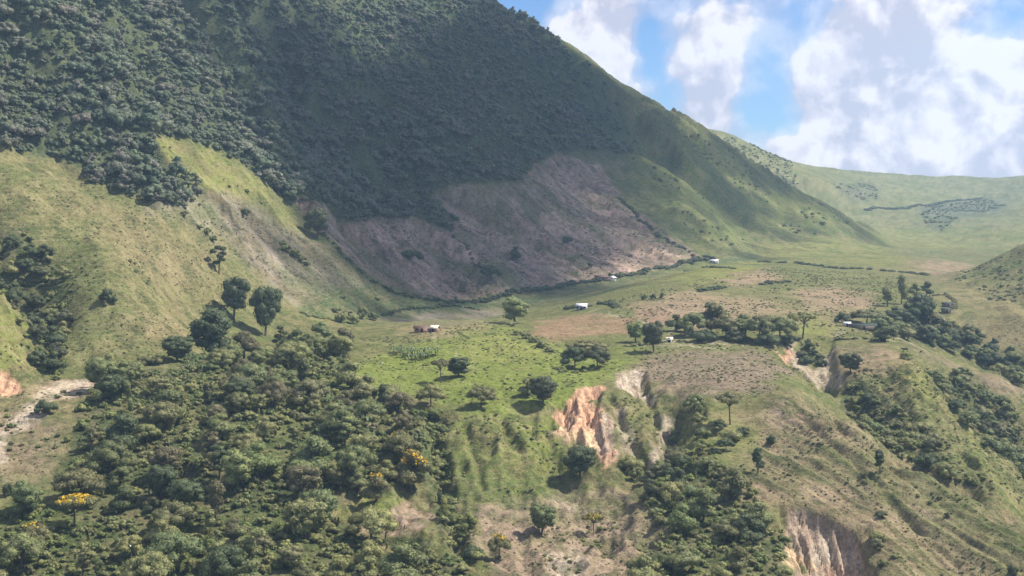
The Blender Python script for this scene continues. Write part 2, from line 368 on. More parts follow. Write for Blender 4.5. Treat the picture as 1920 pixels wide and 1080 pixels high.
COVER = [ ('scrub', FOREST, 14, 540, 1600, .9),  # (kind, outline, feather px, nearest, farthest, strength)
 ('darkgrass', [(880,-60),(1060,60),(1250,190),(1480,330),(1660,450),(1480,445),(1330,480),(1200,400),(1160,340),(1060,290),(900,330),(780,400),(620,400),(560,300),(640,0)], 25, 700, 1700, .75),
 ('pasture', [(1180,180),(1330,255),(1500,350),(1640,445),(1560,430),(1430,440),(1330,480),(1250,420),(1180,340)], 30, 1000, 1700, .75),
 ('fargrass', [(1320,240),(1560,310),(1700,325),(1960,325),(1960,480),(1650,480),(1500,370)], 12, 1600, 4600, 1),
 ('farblue', [(1560,345),(1640,345),(1650,375),(1600,380)], 12, 1600, 4600, .7),
 ('farblue', [(1725,385),(1850,372),(1900,380),(1870,400),(1790,410),(1760,440),(1735,420)], 8, 1600, 4600, .9),
 ('yellowgreen', [(1640,430),(1960,430),(1960,470),(1660,470)], 12, 1500, 2600, .6),
 ('yellowgreen', [(1400,470),(1540,440),(1640,460),(1720,490),(1650,500),(1450,490)], 10, 1050, 1500, .7),
 ('grass', [(1180,520),(1320,490),(1500,490),(1700,505),(1680,540),(1450,520),(1250,550)], 8, 700, 1250, .8),
 # hillside on the left
 ('olive', [(-300,290),(60,290),(180,340),(330,400),(400,440),(420,520),(380,640),(240,700),(150,690),(130,560),(40,420),(-300,420)], 25, 460, 760, .85),
 ('dry', [(180,400),(300,420),(400,500),(330,540),(240,500)], 25, 460, 760, .6),
 ('dry', [(150,590),(330,580),(340,630),(240,650),(160,620)], 14, 460, 760, .6),
 ('yellowgreen', [(292,262),(330,255),(420,290),(500,350),(530,395),(430,362),(360,345),(310,310)], 12, 560, 900, .9),
 ('yellowgreen', [(430,365),(540,390),(560,430),(540,470),(470,400)], 14, 560, 900, .5),
 ('tillpale', TILLPALE, 16, 560, 900, .75),
 ('till', TILL, 3, 700, 1500, 1),
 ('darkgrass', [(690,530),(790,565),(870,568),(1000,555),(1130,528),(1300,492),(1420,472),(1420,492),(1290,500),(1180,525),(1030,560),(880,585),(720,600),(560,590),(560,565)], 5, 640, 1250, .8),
 ('scrub', [(1000,550),(1120,532),(1200,520),(1150,545),(1040,565)], 5, 640, 1250, .7),
 ('tillpale', [(700,600),(830,585),(950,582),(900,600),(780,608)], 5, 560, 900, .8),
 # plateau fields
 ('dry', [(720,612),(860,604),(930,600),(900,625),(830,640),(760,630)], 6, 480, 720, .8),
 ('pasture', [(640,690),(820,640),(860,620),(940,612),(1050,655),(1160,665),(1230,650),(1185,690),(1120,712),(1020,765),(880,782),(790,745),(650,725)], 12, 460, 700, 1),
 ('yellowgreen', [(860,630),(960,620),(1040,665),(960,690),(860,680)], 16, 460, 700, .6),
 ('red', [(1000,605),(1090,588),(1190,600),(1180,625),(1060,640),(1005,625)], 8, 560, 900, .75),
 ('pinkish', [(1180,575),(1300,545),(1420,560),(1500,590),(1400,600),(1300,625),(1215,605)], 12, 560, 900, .8),
 ('red', [(1180,580),(1250,580),(1260,595),(1190,598)], 8, 560, 900, .5),
 ('pinkish', [(1340,520),(1440,508),(1470,520),(1400,540)], 8, 700, 1100, .8),
 ('pinkish', [(1480,545),(1560,535),(1650,560),(1630,585),(1520,580)], 12, 600, 1000, .75),
 ('dry', [(1250,545),(1500,560),(1660,590),(1560,620),(1400,600)], 20, 560, 1000, .5),
 ('grass', [(1150,670),(1240,655),(1440,640),(1440,660),(1280,660),(1200,690)], 8, 470, 700, .8),
 ('brown', [(1175,690),(1290,662),(1430,662),(1480,700),(1440,730),(1300,745),(1210,715)], 14, 440, 640, .95),
 ('dry', [(1620,480),(1760,520),(1900,560),(1960,640),(1960,700),(1800,640),(1760,560)], 25, 560, 1100, .7),
 ('pinkish', [(1700,490),(1800,480),(1830,500),(1760,530)], 10, 800, 1300, .7),
 ('pinkish', [(1560,650),(1650,650),(1700,690),(1640,720),(1560,710)], 12, 470, 680, .7),
 ('brown', [(1690,650),(1800,670),(1940,740),(1940,760),(1800,710)], 10, 470, 680, .8),
 ('pale', strip([(1170,652),(1240,648),(1310,644),(1400,646),(1462,642)], 1.6), 2, 480, 700, .6),
 ('pale', strip([(1100,586),(1160,592),(1215,606),(1262,632)], 1.3), 2, 540, 860, .55),
 ('pale', strip([(1560,622),(1640,626),(1700,640),(1740,660)], 1.6), 2, 500, 760, .55),
 ('darkgrass', strip([(835,640),(880,630),(932,614)], 1.6), 2, 540, 760, .8),
 ('pale', strip([(800,626),(830,645),(850,672),(900,700)], 1.2), 2, 480, 720, .45),
 ('darkgrass', strip([(1190,604),(1240,618),(1270,628)], 1.5), 2, 540, 860, .7),
 ('yellowgreen', [(1230,520),(1340,498),(1440,492),(1400,512),(1290,530)], 5, 700, 1150, .8),
 ('grass', [(1380,540),(1480,528),(1560,532),(1500,545)], 5, 640, 1050, .8), ('yellowgreen', [(1500,600),(1560,596),(1570,622),(1500,628)], 6, 540, 800, .7),
 # near slopes
 ('dry', [(1290,790),(1400,770),(1450,750),(1560,790),(1650,860),(1760,920),(1960,1020),(1960,1100),(1620,1100),(1600,990),(1480,945),(1330,960),(1400,880)], 14, 330, 520, .85),
 ('brown', [(1430,830),(1520,850),(1620,920),(1640,960),(1560,950),(1480,930),(1380,940),(1400,880)], 22, 330, 520, .7),
 ('pasture', [(1270,800),(1340,770),(1420,800),(1420,850),(1300,860)], 14, 380, 520, .5),
 ('field', [(885,945),(1000,940),(1060,920),(1255,940),(1265,1000),(1200,1100),(930,1100),(890,1000)], 10, 330, 450, 1),
 ('pale', [(1030,940),(1060,930),(1090,960),(1060,975)], 12, 330, 450, .5),
 ('pale', [(1020,1040),(1080,1030),(1110,1060),(1070,1100),(1010,1100)], 14, 330, 450, .7),
 ('yellowgreen', [(840,790),(930,780),(1000,800),(1070,860),(1050,900),(960,930),(860,920),(820,860)], 14, 380, 520, .55),
 ('pasture', [(960,775),(1020,790),(1060,830),(1080,880),(1050,890),(1000,830)], 10, 380, 520, .7),
 ('pasture', [(590,955),(700,935),(770,942),(690,968),(600,972)], 5, 330, 450, 1),
 ('field', [(640,975),(730,955),(790,945),(810,985),(760,1010),(700,1010)], 6, 330, 450, 1),
 ('dry', [(-300,740),(170,720),(150,800),(130,880),(150,940),(-300,940)], 14, 330, 480, .9),
 ('grass', [(60,780),(150,760),(140,840),(90,860)], 12, 330, 480, .7),
 ('field', [(-40,780),(60,770),(120,800),(120,900),(60,930),(-40,930)], 22, 330, 480, .55), ('pinkish', [(60,730),(200,700),(190,720),(110,760)], 8, 330, 500, .7),
 ('pale', [(-40,840),(10,790),(70,745),(150,712),(195,708),(190,720),(110,750),(60,800),(10,850),(-40,870)], 6, 330, 500, .85),
 ('yellowgreen', [(-60,540),(0,545),(55,625),(60,690),(0,690),(-60,690)], 8, 440, 520, .8),
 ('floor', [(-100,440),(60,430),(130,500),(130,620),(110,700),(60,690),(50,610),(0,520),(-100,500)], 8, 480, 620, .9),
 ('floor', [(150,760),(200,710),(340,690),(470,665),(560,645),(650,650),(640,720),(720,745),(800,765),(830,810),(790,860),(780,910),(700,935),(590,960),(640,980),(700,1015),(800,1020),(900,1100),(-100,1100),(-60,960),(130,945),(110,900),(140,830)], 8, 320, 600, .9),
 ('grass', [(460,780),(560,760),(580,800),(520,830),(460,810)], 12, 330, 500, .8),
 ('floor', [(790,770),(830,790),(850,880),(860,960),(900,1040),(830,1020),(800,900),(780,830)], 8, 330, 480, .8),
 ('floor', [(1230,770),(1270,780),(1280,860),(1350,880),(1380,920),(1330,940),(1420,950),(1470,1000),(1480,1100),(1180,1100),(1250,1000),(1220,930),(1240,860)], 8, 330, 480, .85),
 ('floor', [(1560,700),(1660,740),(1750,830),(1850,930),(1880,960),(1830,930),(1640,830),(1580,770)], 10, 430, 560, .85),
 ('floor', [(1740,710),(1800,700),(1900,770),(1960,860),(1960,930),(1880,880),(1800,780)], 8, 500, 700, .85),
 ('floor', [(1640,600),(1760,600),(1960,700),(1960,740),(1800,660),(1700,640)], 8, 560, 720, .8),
 ('yellowgreen', [(1655,680),(1740,690),(1830,830),(1930,970),(1880,920),(1780,790),(1700,720)], 8, 420, 560, .7),
 ('pale', [(1455,748),(1470,750),(1500,785),(1490,788),(1465,765)], 3, 400, 500, .9),
 ('pale', [(1700,945),(1715,945),(1745,962),(1735,965)], 3, 360, 460, .8),
 # scars
 ('orange', SCAR_MAIN, 4, 400, 560, 1), ('buff', [(1040,800),(1075,815),(1105,812),(1120,800),(1138,850),(1105,850),(1078,830)], 8, 400, 560, .9),
 ('grey', SCAR_GREY, 4, 400, 560, .9), ('pale', [(1120,778),(1127,776),(1132,805),(1124,808)], 3, 400, 560, .8), ('orange', [(1120,858),(1150,852),(1150,868),(1120,872)], 4, 400, 560, .8),
 ('pale', SCAR_HEAD, 5, 440, 580, .95), ('pale', [(1140,770),(1150,768),(1185,830),(1200,870),(1188,872),(1160,820)], 4, 400, 520, .6), ('pale', [(1222,785),(1238,795),(1254,860),(1250,900),(1234,875)], 5, 400, 520, .8),
 ('grey', SCAR_LOW, 6, 340, 420, .9), ('pale', [(1535,970),(1550,975),(1530,1010),(1515,1020),(1500,1045),(1560,1100),(1620,1100),(1580,1040),(1545,1010)], 6, 340, 420, .75),
 ('buff', [(1462,1020),(1475,1018),(1510,1052),(1506,1066),(1480,1048)], 3, 340, 420, 1), ('orange', [(1520,1060),(1580,1050),(1620,1100),(1540,1100)], 8, 340, 420, .6),
 ('pale', SCAR_PLAT, 4, 480, 620, .8), ('orange', [(1462,650),(1472,643),(1482,660),(1476,680),(1464,668)], 4, 480, 620, .9),
 ('orange', SCAR_LEFT, 4, 440, 480, .95),
]

def build_land():
    wu = GU + 14 * fbm(GX / 14, GY / 14, 4, .55, 80) * np.clip(700 / GY, .35, 1.4)
    wv = GV + 8 * fbm(GX / 14 + 40, GY / 14, 4, .55, 85) * np.clip(700 / GY, .35, 1.4)
    col = np.empty((NS, NU, 3)); col[:] = C['grass']
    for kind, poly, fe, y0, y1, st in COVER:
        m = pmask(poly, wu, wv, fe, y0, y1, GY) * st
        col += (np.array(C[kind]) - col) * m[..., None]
    # soil streaks washed down the ploughed slopes, stripes of growth along the spur
    down = fbm(tt / 7 + .5 * nz_big, (GX * .866 - GY * .5) / 45, 5, .6, 90)
    patch = fbm(GX / 17, GY / 17, 5, .62, 95)
    speck = fbm(GX / 5, GY / 5, 4, .65, 99)
    calm = pmask([(560,640),(800,606),(940,596),(1150,545),(1300,500),(1400,480),(1700,500),(1770,560),(1700,650),(1570,640),(1450,735),(1200,700),(1030,765),(660,745)], wu, wv, 14, 440, 1300, GY)
    calm = np.maximum(.7 * calm, pmask(FOREST, wu, wv, 14, 540, 1600, GY))
    green = (1 - np.maximum(scar, 0)) * (1 - .8 * calm)
    col += (np.array((.295, .225, .150)) - col) * (spur * .7)[..., None]
    col *= (1 + green * (.24 * speck + .14 * patch))[..., None]
    col += (np.array((.27, .215, .135)) - col) * (green * sstep(.30, .75, speck + .35 * patch) * .35)[..., None]
    col += (np.array((.085, .115, .045)) - col) * (green * sstep(.30, .75, -speck + .35 * nz_big) * .45)[..., None]
    tl = np.maximum(pmask(TILL, wu, wv, 6, 700, 1500, GY), .8 * pmask(TILLPALE, wu, wv, 14, 560, 900, GY))
    col *= (1 + tl * (.20 * down + .34 * patch + .30 * speck))[..., None]
    col += (np.array((.085, .10, .05)) - col) * (tl * sstep(.30, .60, speck) * .6)[..., None]
    col += (np.array((.33, .27, .235)) - col) * (tl * sstep(.3, .7, down + .5 * speck) * .45)[..., None]
    col += (np.array((.075, .092, .038)) - col) * (spur * sstep(.15, .55, streak) * .8)[..., None]
    col += (np.array((.27, .215, .145)) - col) * (spur * sstep(.12, .5, -streak) * .6)[..., None]
    bare = np.zeros((NS, NU))
    for kind, poly, fe, y0, y1, st in COVER:
        if kind in ('orange', 'buff', 'pale', 'grey'): bare = np.maximum(bare, pmask(poly, wu, wv, fe, y0, y1, GY) * st)
    co = np.stack([GX, GY, GZ], -1).reshape(-1, 3)
    i, j = np.meshgrid(np.arange(NS - 1), np.arange(NU - 1), indexing='ij')
    a = (i * NU + j).ravel()
    q = np.stack([a, a + 1, a + NU + 1, a + NU], 1).astype(np.int32)
    me = bpy.data.meshes.new("terrain")
    me.vertices.add(len(co)); me.vertices.foreach_set("co", co.ravel())
    me.loops.add(q.size); me.loops.foreach_set("vertex_index", q.ravel())
    me.polygons.add(len(q)); me.polygons.foreach_set("loop_start", np.arange(0, q.size, 4, dtype=np.int32))
    me.update(calc_edges=True)
    me.polygons.foreach_set("use_smooth", np.ones(len(q), bool))
    at = me.color_attributes.new("cover", 'FLOAT_COLOR', 'POINT')
    at.data.foreach_set("color", np.concatenate([col, bare[..., None]], -1).ravel().astype(np.float32))
    a2 = me.attributes.new("calm", 'FLOAT', 'POINT'); a2.data.foreach_set("value", calm.ravel().astype(np.float32))
    o = bpy.data.objects.new("terrain", me); COL.objects.link(o)
    o["kind"] = "structure"; o["label"] = "grassy valley plateau, bare fields, eroded spurs and steep mountain slopes"; o["category"] = "terrain"
    return o

class Mat:
    def __init__(s, name):
        s.m = bpy.data.materials.new(name); s.m.use_nodes = True
        s.N, s.L = s.m.node_tree.nodes, s.m.node_tree.links
        s.b = s.N['Principled BSDF']; s.out = s.N['Material Output']
        s.b.inputs['Roughness'].default_value = .85
        s.b.inputs['Specular IOR Level'].default_value = .15
    def n(s, t, **k):
        x = s.N.new(t)
        for a, v in k.items(): setattr(x, a, v)
        return x
    def noise(s, scale, detail=5, rough=.55, vec=None):
        x = s.n('ShaderNodeTexNoise'); x.inputs['Scale'].default_value = scale; x.inputs['Detail'].default_value = detail; x.inputs['Roughness'].default_value = rough
        if vec is not None: s.L.new(vec, x.inputs['Vector'])
        return x.outputs['Fac']
    def rng(s, v, a, b, c, d):
        x = s.n('ShaderNodeMapRange')
        for i, q in zip(('From Min', 'From Max', 'To Min', 'To Max'), (a, b, c, d)): x.inputs[i].default_value = q
        s.L.new(v, x.inputs['Value']); return x.outputs[0]
    def mix(s, f, a, b, mode='MIX'):
        x = s.n('ShaderNodeMix', data_type='RGBA', blend_type=mode)
        for sock, v in ((x.inputs[0], f), (x.inputs[6], a), (x.inputs[7], b)):
            if isinstance(v, (int, float)): sock.default_value = v
            elif isinstance(v, tuple): sock.default_value = v if len(v) == 4 else (*v, 1)
            else: s.L.new(v, sock)
        return x.outputs[2]
    def math(s, op, a, b):
        x = s.n('ShaderNodeMath', operation=op)
        for i, v in enumerate((a, b)):
            if isinstance(v, (int, float)): x.inputs[i].default_value = v
            else: s.L.new(v, x.inputs[i])
        return x.outputs[0]

def land_material():
    M = Mat("land"); L = M.L
    at = M.n('ShaderNodeAttribute', attribute_name="cover")
    geo = M.n('ShaderNodeNewGeometry'); P = geo.outputs['Position']
    big = M.noise(.02, 5, .6, P); mid = M.noise(.11, 6, .62, P); fine = M.noise(.55, 6, .7, P); tuft = M.noise(1.9, 3, .6, P)
    c = at.outputs['Color']
    cm = M.n('ShaderNodeAttribute', attribute_name="calm")
    veg = M.math('MULTIPLY', M.math('SUBTRACT', 1.0, at.outputs['Alpha']), M.rng(cm.outputs['Fac'], 0, 1, 1, .2))
    # patches of drier and of greener growth
    c = M.mix(M.math('MULTIPLY', M.rng(mid, .47, .62, 0, .55), veg), c, (.21, .17, .09))
    c = M.mix(M.math('MULTIPLY', M.rng(big, .49, .62, 0, .5), veg), c, (.100, .135, .042))
    c = M.mix(M.math('MULTIPLY', M.rng(fine, .54, .64, 0, .62), veg), c, (.062, .082, .032))
    c = M.mix(M.rng(tuft, .42, .62, .0, .45), c, (.45, .45, .40), 'MULTIPLY')
    # cattle terraces: thin trodden lines that follow the contours of steep grass
    sp = M.n('ShaderNodeSeparateXYZ'); L.new(P, sp.inputs[0])
    ph = M.math('ADD', M.math('MULTIPLY', sp.outputs[2], .55), M.math('MULTIPLY', mid, 2.6))
    fr = M.math('FRACT', ph, 0.0)
    sl = M.n('ShaderNodeSeparateXYZ'); L.new(geo.outputs['True Normal'], sl.inputs[0])
    steep = M.rng(sl.outputs[2], .97, .86, 0, 1)
    c = M.mix(M.math('MULTIPLY', M.math('MULTIPLY', M.rng(fr, .80, .95, 0, .5), veg), steep), c, (.25, .205, .125))
    v = M.rng(fine, .38, .62, .62, 1.38)
    x = M.n('ShaderNodeCombineColor'); [L.new(v, x.inputs[k]) for k in range(3)]
    c = M.mix(1.0, c, x.outputs[0], 'MULTIPLY')
    # streaks of soil on the bare faces
    wv = M.n('ShaderNodeMapping'); wv.inputs['Scale'].default_value = (1, .12, .12); L.new(P, wv.inputs['Vector'])
    st = M.noise(.6, 6, .65, wv.outputs[0])
    c = M.mix(M.math('MULTIPLY', M.rng(st, .48, .62, 0, .75), at.outputs['Alpha']), c, (.19, .12, .08))
    L.new(c, M.b.inputs['Base Color'])
    bp = M.n('ShaderNodeBump'); bp.inputs['Strength'].default_value = .9; bp.inputs['Distance'].default_value = 1.0
    hh = M.math('ADD', M.math('MULTIPLY', fine, .9), M.math('MULTIPLY', tuft, .35))
    L.new(hh, bp.inputs['Height']); L.new(bp.outputs[0], M.b.inputs['Normal'])
    M.b.inputs['Roughness'].default_value = .95
    M.b.inputs['Specular IOR Level'].default_value = .05
    return M.m

LAND = build_land()
LAND.data.materials.append(land_material())

# ------------------------------------------------------------------ helpers for things
VMIN = np.minimum.accumulate(np.where(GY < 300, 1e6, GV), axis=0)
def shows(x, y, z, h):
    """does something h metres high standing there rise above the land in front of it"""
    u, v = to_px(x, y, z)
    i = np.clip(np.searchsorted(Yr, y) - 2, 0, NS - 1); j = np.clip(np.round((u - Ur[0]) / (Ur[1] - Ur[0])).astype(int), 0, NU - 1)
    return (v - F * h / y) < VMIN[i, j]

def mesh_np(name, verts, faces, mats=(), mat_idx=None, smooth=False):
    me = bpy.data.meshes.new(name)
    verts = np.asarray(verts, np.float32); faces = np.asarray(faces, np.int32); k = faces.shape[1]
    me.vertices.add(len(verts)); me.vertices.foreach_set("co", verts.ravel())
    me.loops.add(faces.size); me.loops.foreach_set("vertex_index", faces.ravel())
    me.polygons.add(len(faces)); me.polygons.foreach_set("loop_start", np.arange(0, faces.size, k, dtype=np.int32))
    me.update(calc_edges=True)
    for m in mats: me.materials.append(m)
    if mat_idx is not None: me.polygons.foreach_set("material_index", np.asarray(mat_idx, np.int32))
    if smooth: me.polygons.foreach_set("use_smooth", np.ones(len(faces), bool))
    return me

def props(o, label=None, cat=None, group=None, kind=None):
    for k, v in (("label", label), ("category", cat), ("group", group), ("kind", kind)):
        if v: o[k] = v
    return o

def obj(name, me, parent=None, loc=None):
    o = bpy.data.objects.new(name, me); COL.objects.link(o)
    if parent: o.parent = parent
    if loc is not None: o.location = loc
    return o

# ------------------------------------------------------------------ leaf and bark materials
def leaf_material(name, cols, trans=.40, spread=1.0):
    M = Mat(name); L = M.L
    oi = M.n('ShaderNodeObjectInfo'); geo = M.n('ShaderNodeNewGeometry')
    cr = M.n('ShaderNodeValToRGB'); els = cr.color_ramp.elements
    while len(els) < len(cols): els.new(.5)
    for k, c in enumerate(cols):
        els[k].position = k / max(1, len(cols) - 1); els[k].color = (*c, 1)
    L.new(oi.outputs['Random'], cr.inputs[0])
    nz = M.noise(.7, 4, .6, geo.outputs['Position'])
    v = M.rng(nz, .28, .72, .62, 1.45)
    rv = M.rng(geo.outputs['Random Per Island'], 0, 1, .72, 1.3)
    x = M.n('ShaderNodeCombineColor'); vv = M.math('MULTIPLY', v, rv); [L.new(vv, x.inputs[k]) for k in range(3)]
    c = M.mix(1.0, cr.outputs[0], x.outputs[0], 'MULTIPLY')
    L.new(c, M.b.inputs['Base Color'])
    M.b.inputs['Roughness'].default_value = .6; M.b.inputs['Specular IOR Level'].default_value = .25
    tr = M.n('ShaderNodeBsdfTranslucent'); L.new(c, tr.inputs[0])
    mx = M.n('ShaderNodeMixShader'); mx.inputs[0].default_value = trans
    L.new(M.b.outputs[0], mx.inputs[1]); L.new(tr.outputs[0], mx.inputs[2]); L.new(mx.outputs[0], M.out.inputs[0])
    return M.m
LEAF = dict(
 wood=leaf_material("leaf_wood", [(.150,.180,.076), (.215,.240,.095), (.285,.290,.120), (.175,.215,.092), (.320,.320,.130), (.235,.232,.120), (.200,.250,.090)]),
 dark=leaf_material("leaf_dark", [(.092,.118,.058), (.110,.140,.064), (.125,.132,.068)]),
 brown=leaf_material("leaf_brown", [(.190,.172,.095), (.170,.162,.082), (.205,.190,.100)]),
 light=leaf_material("leaf_light", [(.26,.30,.12), (.29,.31,.13), (.25,.30,.12)]),
 olive=leaf_material("leaf_olive", [(0.181,0.189,0.081), (0.210,0.203,0.093), (0.160,0.181,0.075)]),
 mountain=leaf_material("leaf_mountain", [(0.126,0.165,0.106), (0.181,0.218,0.132), (0.147,0.191,0.114), (0.223,0.230,0.167), (0.126,0.174,0.110), (0.223,0.209,0.167), (0.168,0.203,0.128), (0.193,0.223,0.119)]),
 scrub=leaf_material("leaf_scrub", [(.150,.190,.068), (.210,.245,.080), (.260,.270,.098), (.185,.190,.085)]),
 tuft=leaf_material("leaf_tuft", [(.150,.165,.070), (.200,.205,.085), (.225,.205,.110), (.130,.155,.062)]),
 banana=leaf_material("leaf_banana", [(.13,.18,.075), (.17,.21,.10), (.10,.16,.05)], .3),
 yellow=leaf_material("blossom_yellow", [(.52,.33,.025), (.60,.42,.035)], .2),
 gold=leaf_material("leaf_gold", [(.24,.20,.035), (.20,.19,.04)], .2),
)
def bark_material():
    M = Mat("bark"); geo = M.n('ShaderNodeNewGeometry')
    nz = M.noise(2.5, 5, .6, geo.outputs['Position'])
    M.L.new(M.mix(nz, (.055, .042, .032), (.16, .135, .11)), M.b.inputs['Base Color'])
    return M.m
BARK = bark_material()

# ------------------------------------------------------------------ tree shapes (unit height)
def leaf_quads(g, centres, normals, size, tilt=.9):
    n = len(centres)
    nn = normals + g.normal(size=(n, 3)) * tilt * .5
    nn /= np.linalg.norm(nn, axis=1)[:, None] + 1e-9
    up = g.normal(size=(n, 3))
    a = np.cross(nn, up); a /= np.linalg.norm(a, axis=1)[:, None] + 1e-9
    b = np.cross(nn, a)
    s = size * g.uniform(.6, 1.35, (n, 1)); w = s * g.uniform(.5, .95, (n, 1))
    a, b = a * s, b * w
    droop = -np.abs(nn) * 0
    v = np.stack([centres - a, centres - b * .9 + a * .15, centres + a, centres + b * .9 + a * .1], 1).reshape(-1, 3)
    f = np.arange(4 * n).reshape(-1, 4)
    return v, f

def lobes_of(g, kind):
    """(centre, radii) of the foliage masses of a crown, tree height 1"""
    out = []
    if kind == 'round':
        for k in range(14):
            a = k * 2.4 + g.uniform(-.6, .6); r = .31 * math.sqrt(g.uniform(.1, 1)); h = .26 + .50 * ((k * .618) % 1) * (1.1 - .5 * (r / .31) ** 2)
            out.append(((r * math.cos(a), r * math.sin(a), h), g.uniform(.13, .21) * np.array([1, 1, .85])))
        out.append(((0, 0, .84), np.array([.16, .16, .13])))
    elif kind == 'full':
        for k in range(24):
            t = (k + .5) / 24; a = k * 2.4; zz = 1 - 2 * t; rr = math.sqrt(max(0, 1 - zz * zz)); q = g.uniform(.45, 1.12)
            out.append(((.30 * rr * q * math.cos(a), .30 * rr * q * math.sin(a), min(.53 + .33 * zz * q, .88)), g.uniform(.10, .18) * np.array([1.1, 1.1, .85])))
    elif kind == 'spread':
        for k in range(16):
            a = k * 2.4 + g.uniform(-.4, .4); r = .50 * math.sqrt((k + .5) / 16); h = .72 - .34 * (r / .5) ** 2 + g.uniform(-.08, .08)
            out.append(((r * math.cos(a), r * math.sin(a), h), g.uniform(.15, .22) * np.array([1, 1, .70])))
    elif kind == 'umbrella':
        for k in range(10):
            a = k * 2.4 + g.uniform(-.4, .4); r = .46 * math.sqrt((k + .5) / 10); h = .84 - .10 * (r / .46) ** 2 + g.uniform(-.03, .04)
            out.append(((r * math.cos(a), r * math.sin(a), h), g.uniform(.13, .18) * np.array([1, 1, .5])))
    elif kind == 'tall':
        for k in range(10):
            h = .34 + .56 * k / 9 + g.uniform(-.03, .03); a = g.uniform(0, 6.28); r = g.uniform(.02, .15) * (1.15 - h * .8)
            out.append(((r * math.cos(a), r * math.sin(a), h), g.uniform(.08, .13) * np.array([1, 1, 1.0])))
    elif kind == 'sparse':
        for k in range(8):
            h = .40 + .50 * k / 7 + g.uniform(-.04, .04); a = k * 2.5 + g.uniform(-.5, .5); r = g.uniform(.06, .26)
            out.append(((r * math.cos(a), r * math.sin(a), h), g.uniform(.07, .11) * np.array([1.2, 1.2, .7])))
    elif kind == 'bush':
        for k in range(10):
            a = k * 2.4 + g.uniform(-.5, .5); r = .52 * math.sqrt((k + .5) / 10); h = .46 - .22 * (r / .52) ** 2 + g.uniform(-.10, .16)
            out.append(((r * math.cos(a), r * math.sin(a), max(h, .16)), g.uniform(.20, .30) * np.array([1, 1, .85])))
    return out

def ball_np():
    bm = bmesh.new(); bmesh.ops.create_cube(bm, size=2)
    bmesh.ops.subdivide_edges(bm, edges=bm.edges[:], cuts=1, use_grid_fill=True)
    v = np.array([tuple(q.co.normalized()) for q in bm.verts]); f = np.array([[q.index for q in p.verts] for p in bm.faces]); bm.free()
    return v, f
BALL = ball_np()

def crown_np(g, kind, n, size, core=True):
    """foliage masses: a knobbly body of leaves with loose leaf sprays standing off it"""
    L = lobes_of(g, kind); c, nn, parts = [], [], []
    wts = np.array([float(np.prod(r)) ** .667 for _, r in L]); wts /= wts.sum()
    mid = np.mean([ce for ce, _ in L], axis=0)
    for (ce, r), w in zip(L, wts):
        m = max(8, int(n * w))
        d = g.normal(size=(m, 3)); d[:, 2] = d[:, 2] * .9 + .25
        d /= np.linalg.norm(d, axis=1)[:, None]
        rad = g.uniform(.78, 1.12, (m, 1)) ** .8
        stray = g.random((m, 1)) < .07
        rad = np.where(stray, rad * 1.2, rad)
        p = np.array(ce) + d * r * rad
        o = (p - mid); o /= np.linalg.norm(o, axis=1)[:, None] + 1e-9
        q = d / r; q /= np.linalg.norm(q, axis=1)[:, None]; q = q + .5 * o
        c.append(p); nn.append(q / np.linalg.norm(q, axis=1)[:, None])
        if core: parts.append((np.array(ce) + BALL[0] * r * .84 * (1 + .12 * g.normal(size=(len(BALL[0]), 1))), BALL[1]))
    parts.append(leaf_quads(g, np.concatenate(c), np.concatenate(nn), size, .75))
    return join_np(parts)

def join_np(parts):
    V, Fc, o = [], [], 0
    for v, f in parts:
        V.append(v); Fc.append(f + o); o += len(v)
    return np.concatenate(V), np.concatenate(Fc)

def tube_np(pts, rads, sides=6):
    v, f = [], []
    for k, (p, r) in enumerate(zip(pts, rads)):
        p = Vector(p); d = Vector(pts[min(k + 1, len(pts) - 1)]) - Vector(pts[max(k - 1, 0)])
        q = d.to_track_quat('Z', 'Y')
        for s in range(sides):
            a = 2 * math.pi * s / sides
            v.append(p + q @ Vector((r * math.cos(a), r * math.sin(a), 0)))
    for k in range(len(pts) - 1):
        for s in range(sides):
            a, b = k * sides + s, k * sides + (s + 1) % sides
            f.append((a, b, b + sides, a + sides))
    return np.array([tuple(x) for x in v]), np.array(f)

def trunk_np(g, kind):
    L = lobes_of(np.random.default_rng(int(g.integers(1e6))), kind)
    low = min(c[2] for c, _ in L)
    fork = {'bush': .06, 'umbrella': .55, 'spread': .38, 'tall': .5, 'sparse': .36}.get(kind, .36)
    r0 = .030 if kind != 'tall' else .022
    bend = g.normal(size=2) * .03
    P = [(0, 0, -.06), (0, 0, .0), (bend[0] * .5, bend[1] * .5, fork * .55), (bend[0], bend[1], fork)]
    parts = [tube_np(P, [r0 * 1.5, r0 * 1.15, r0 * .9, r0 * .75])]
    for k, (c, r) in enumerate(L):
        if k % 2 and kind not in ('umbrella', 'sparse'): continue
        m = ((c[0] + bend[0]) * .45, (c[1] + bend[1]) * .45, fork + (c[2] - fork) * .55)
        parts.append(tube_np([(bend[0], bend[1], fork - .02), m, c], [r0 * .55, r0 * .38, r0 * .14], 4))
    return join_np(parts)

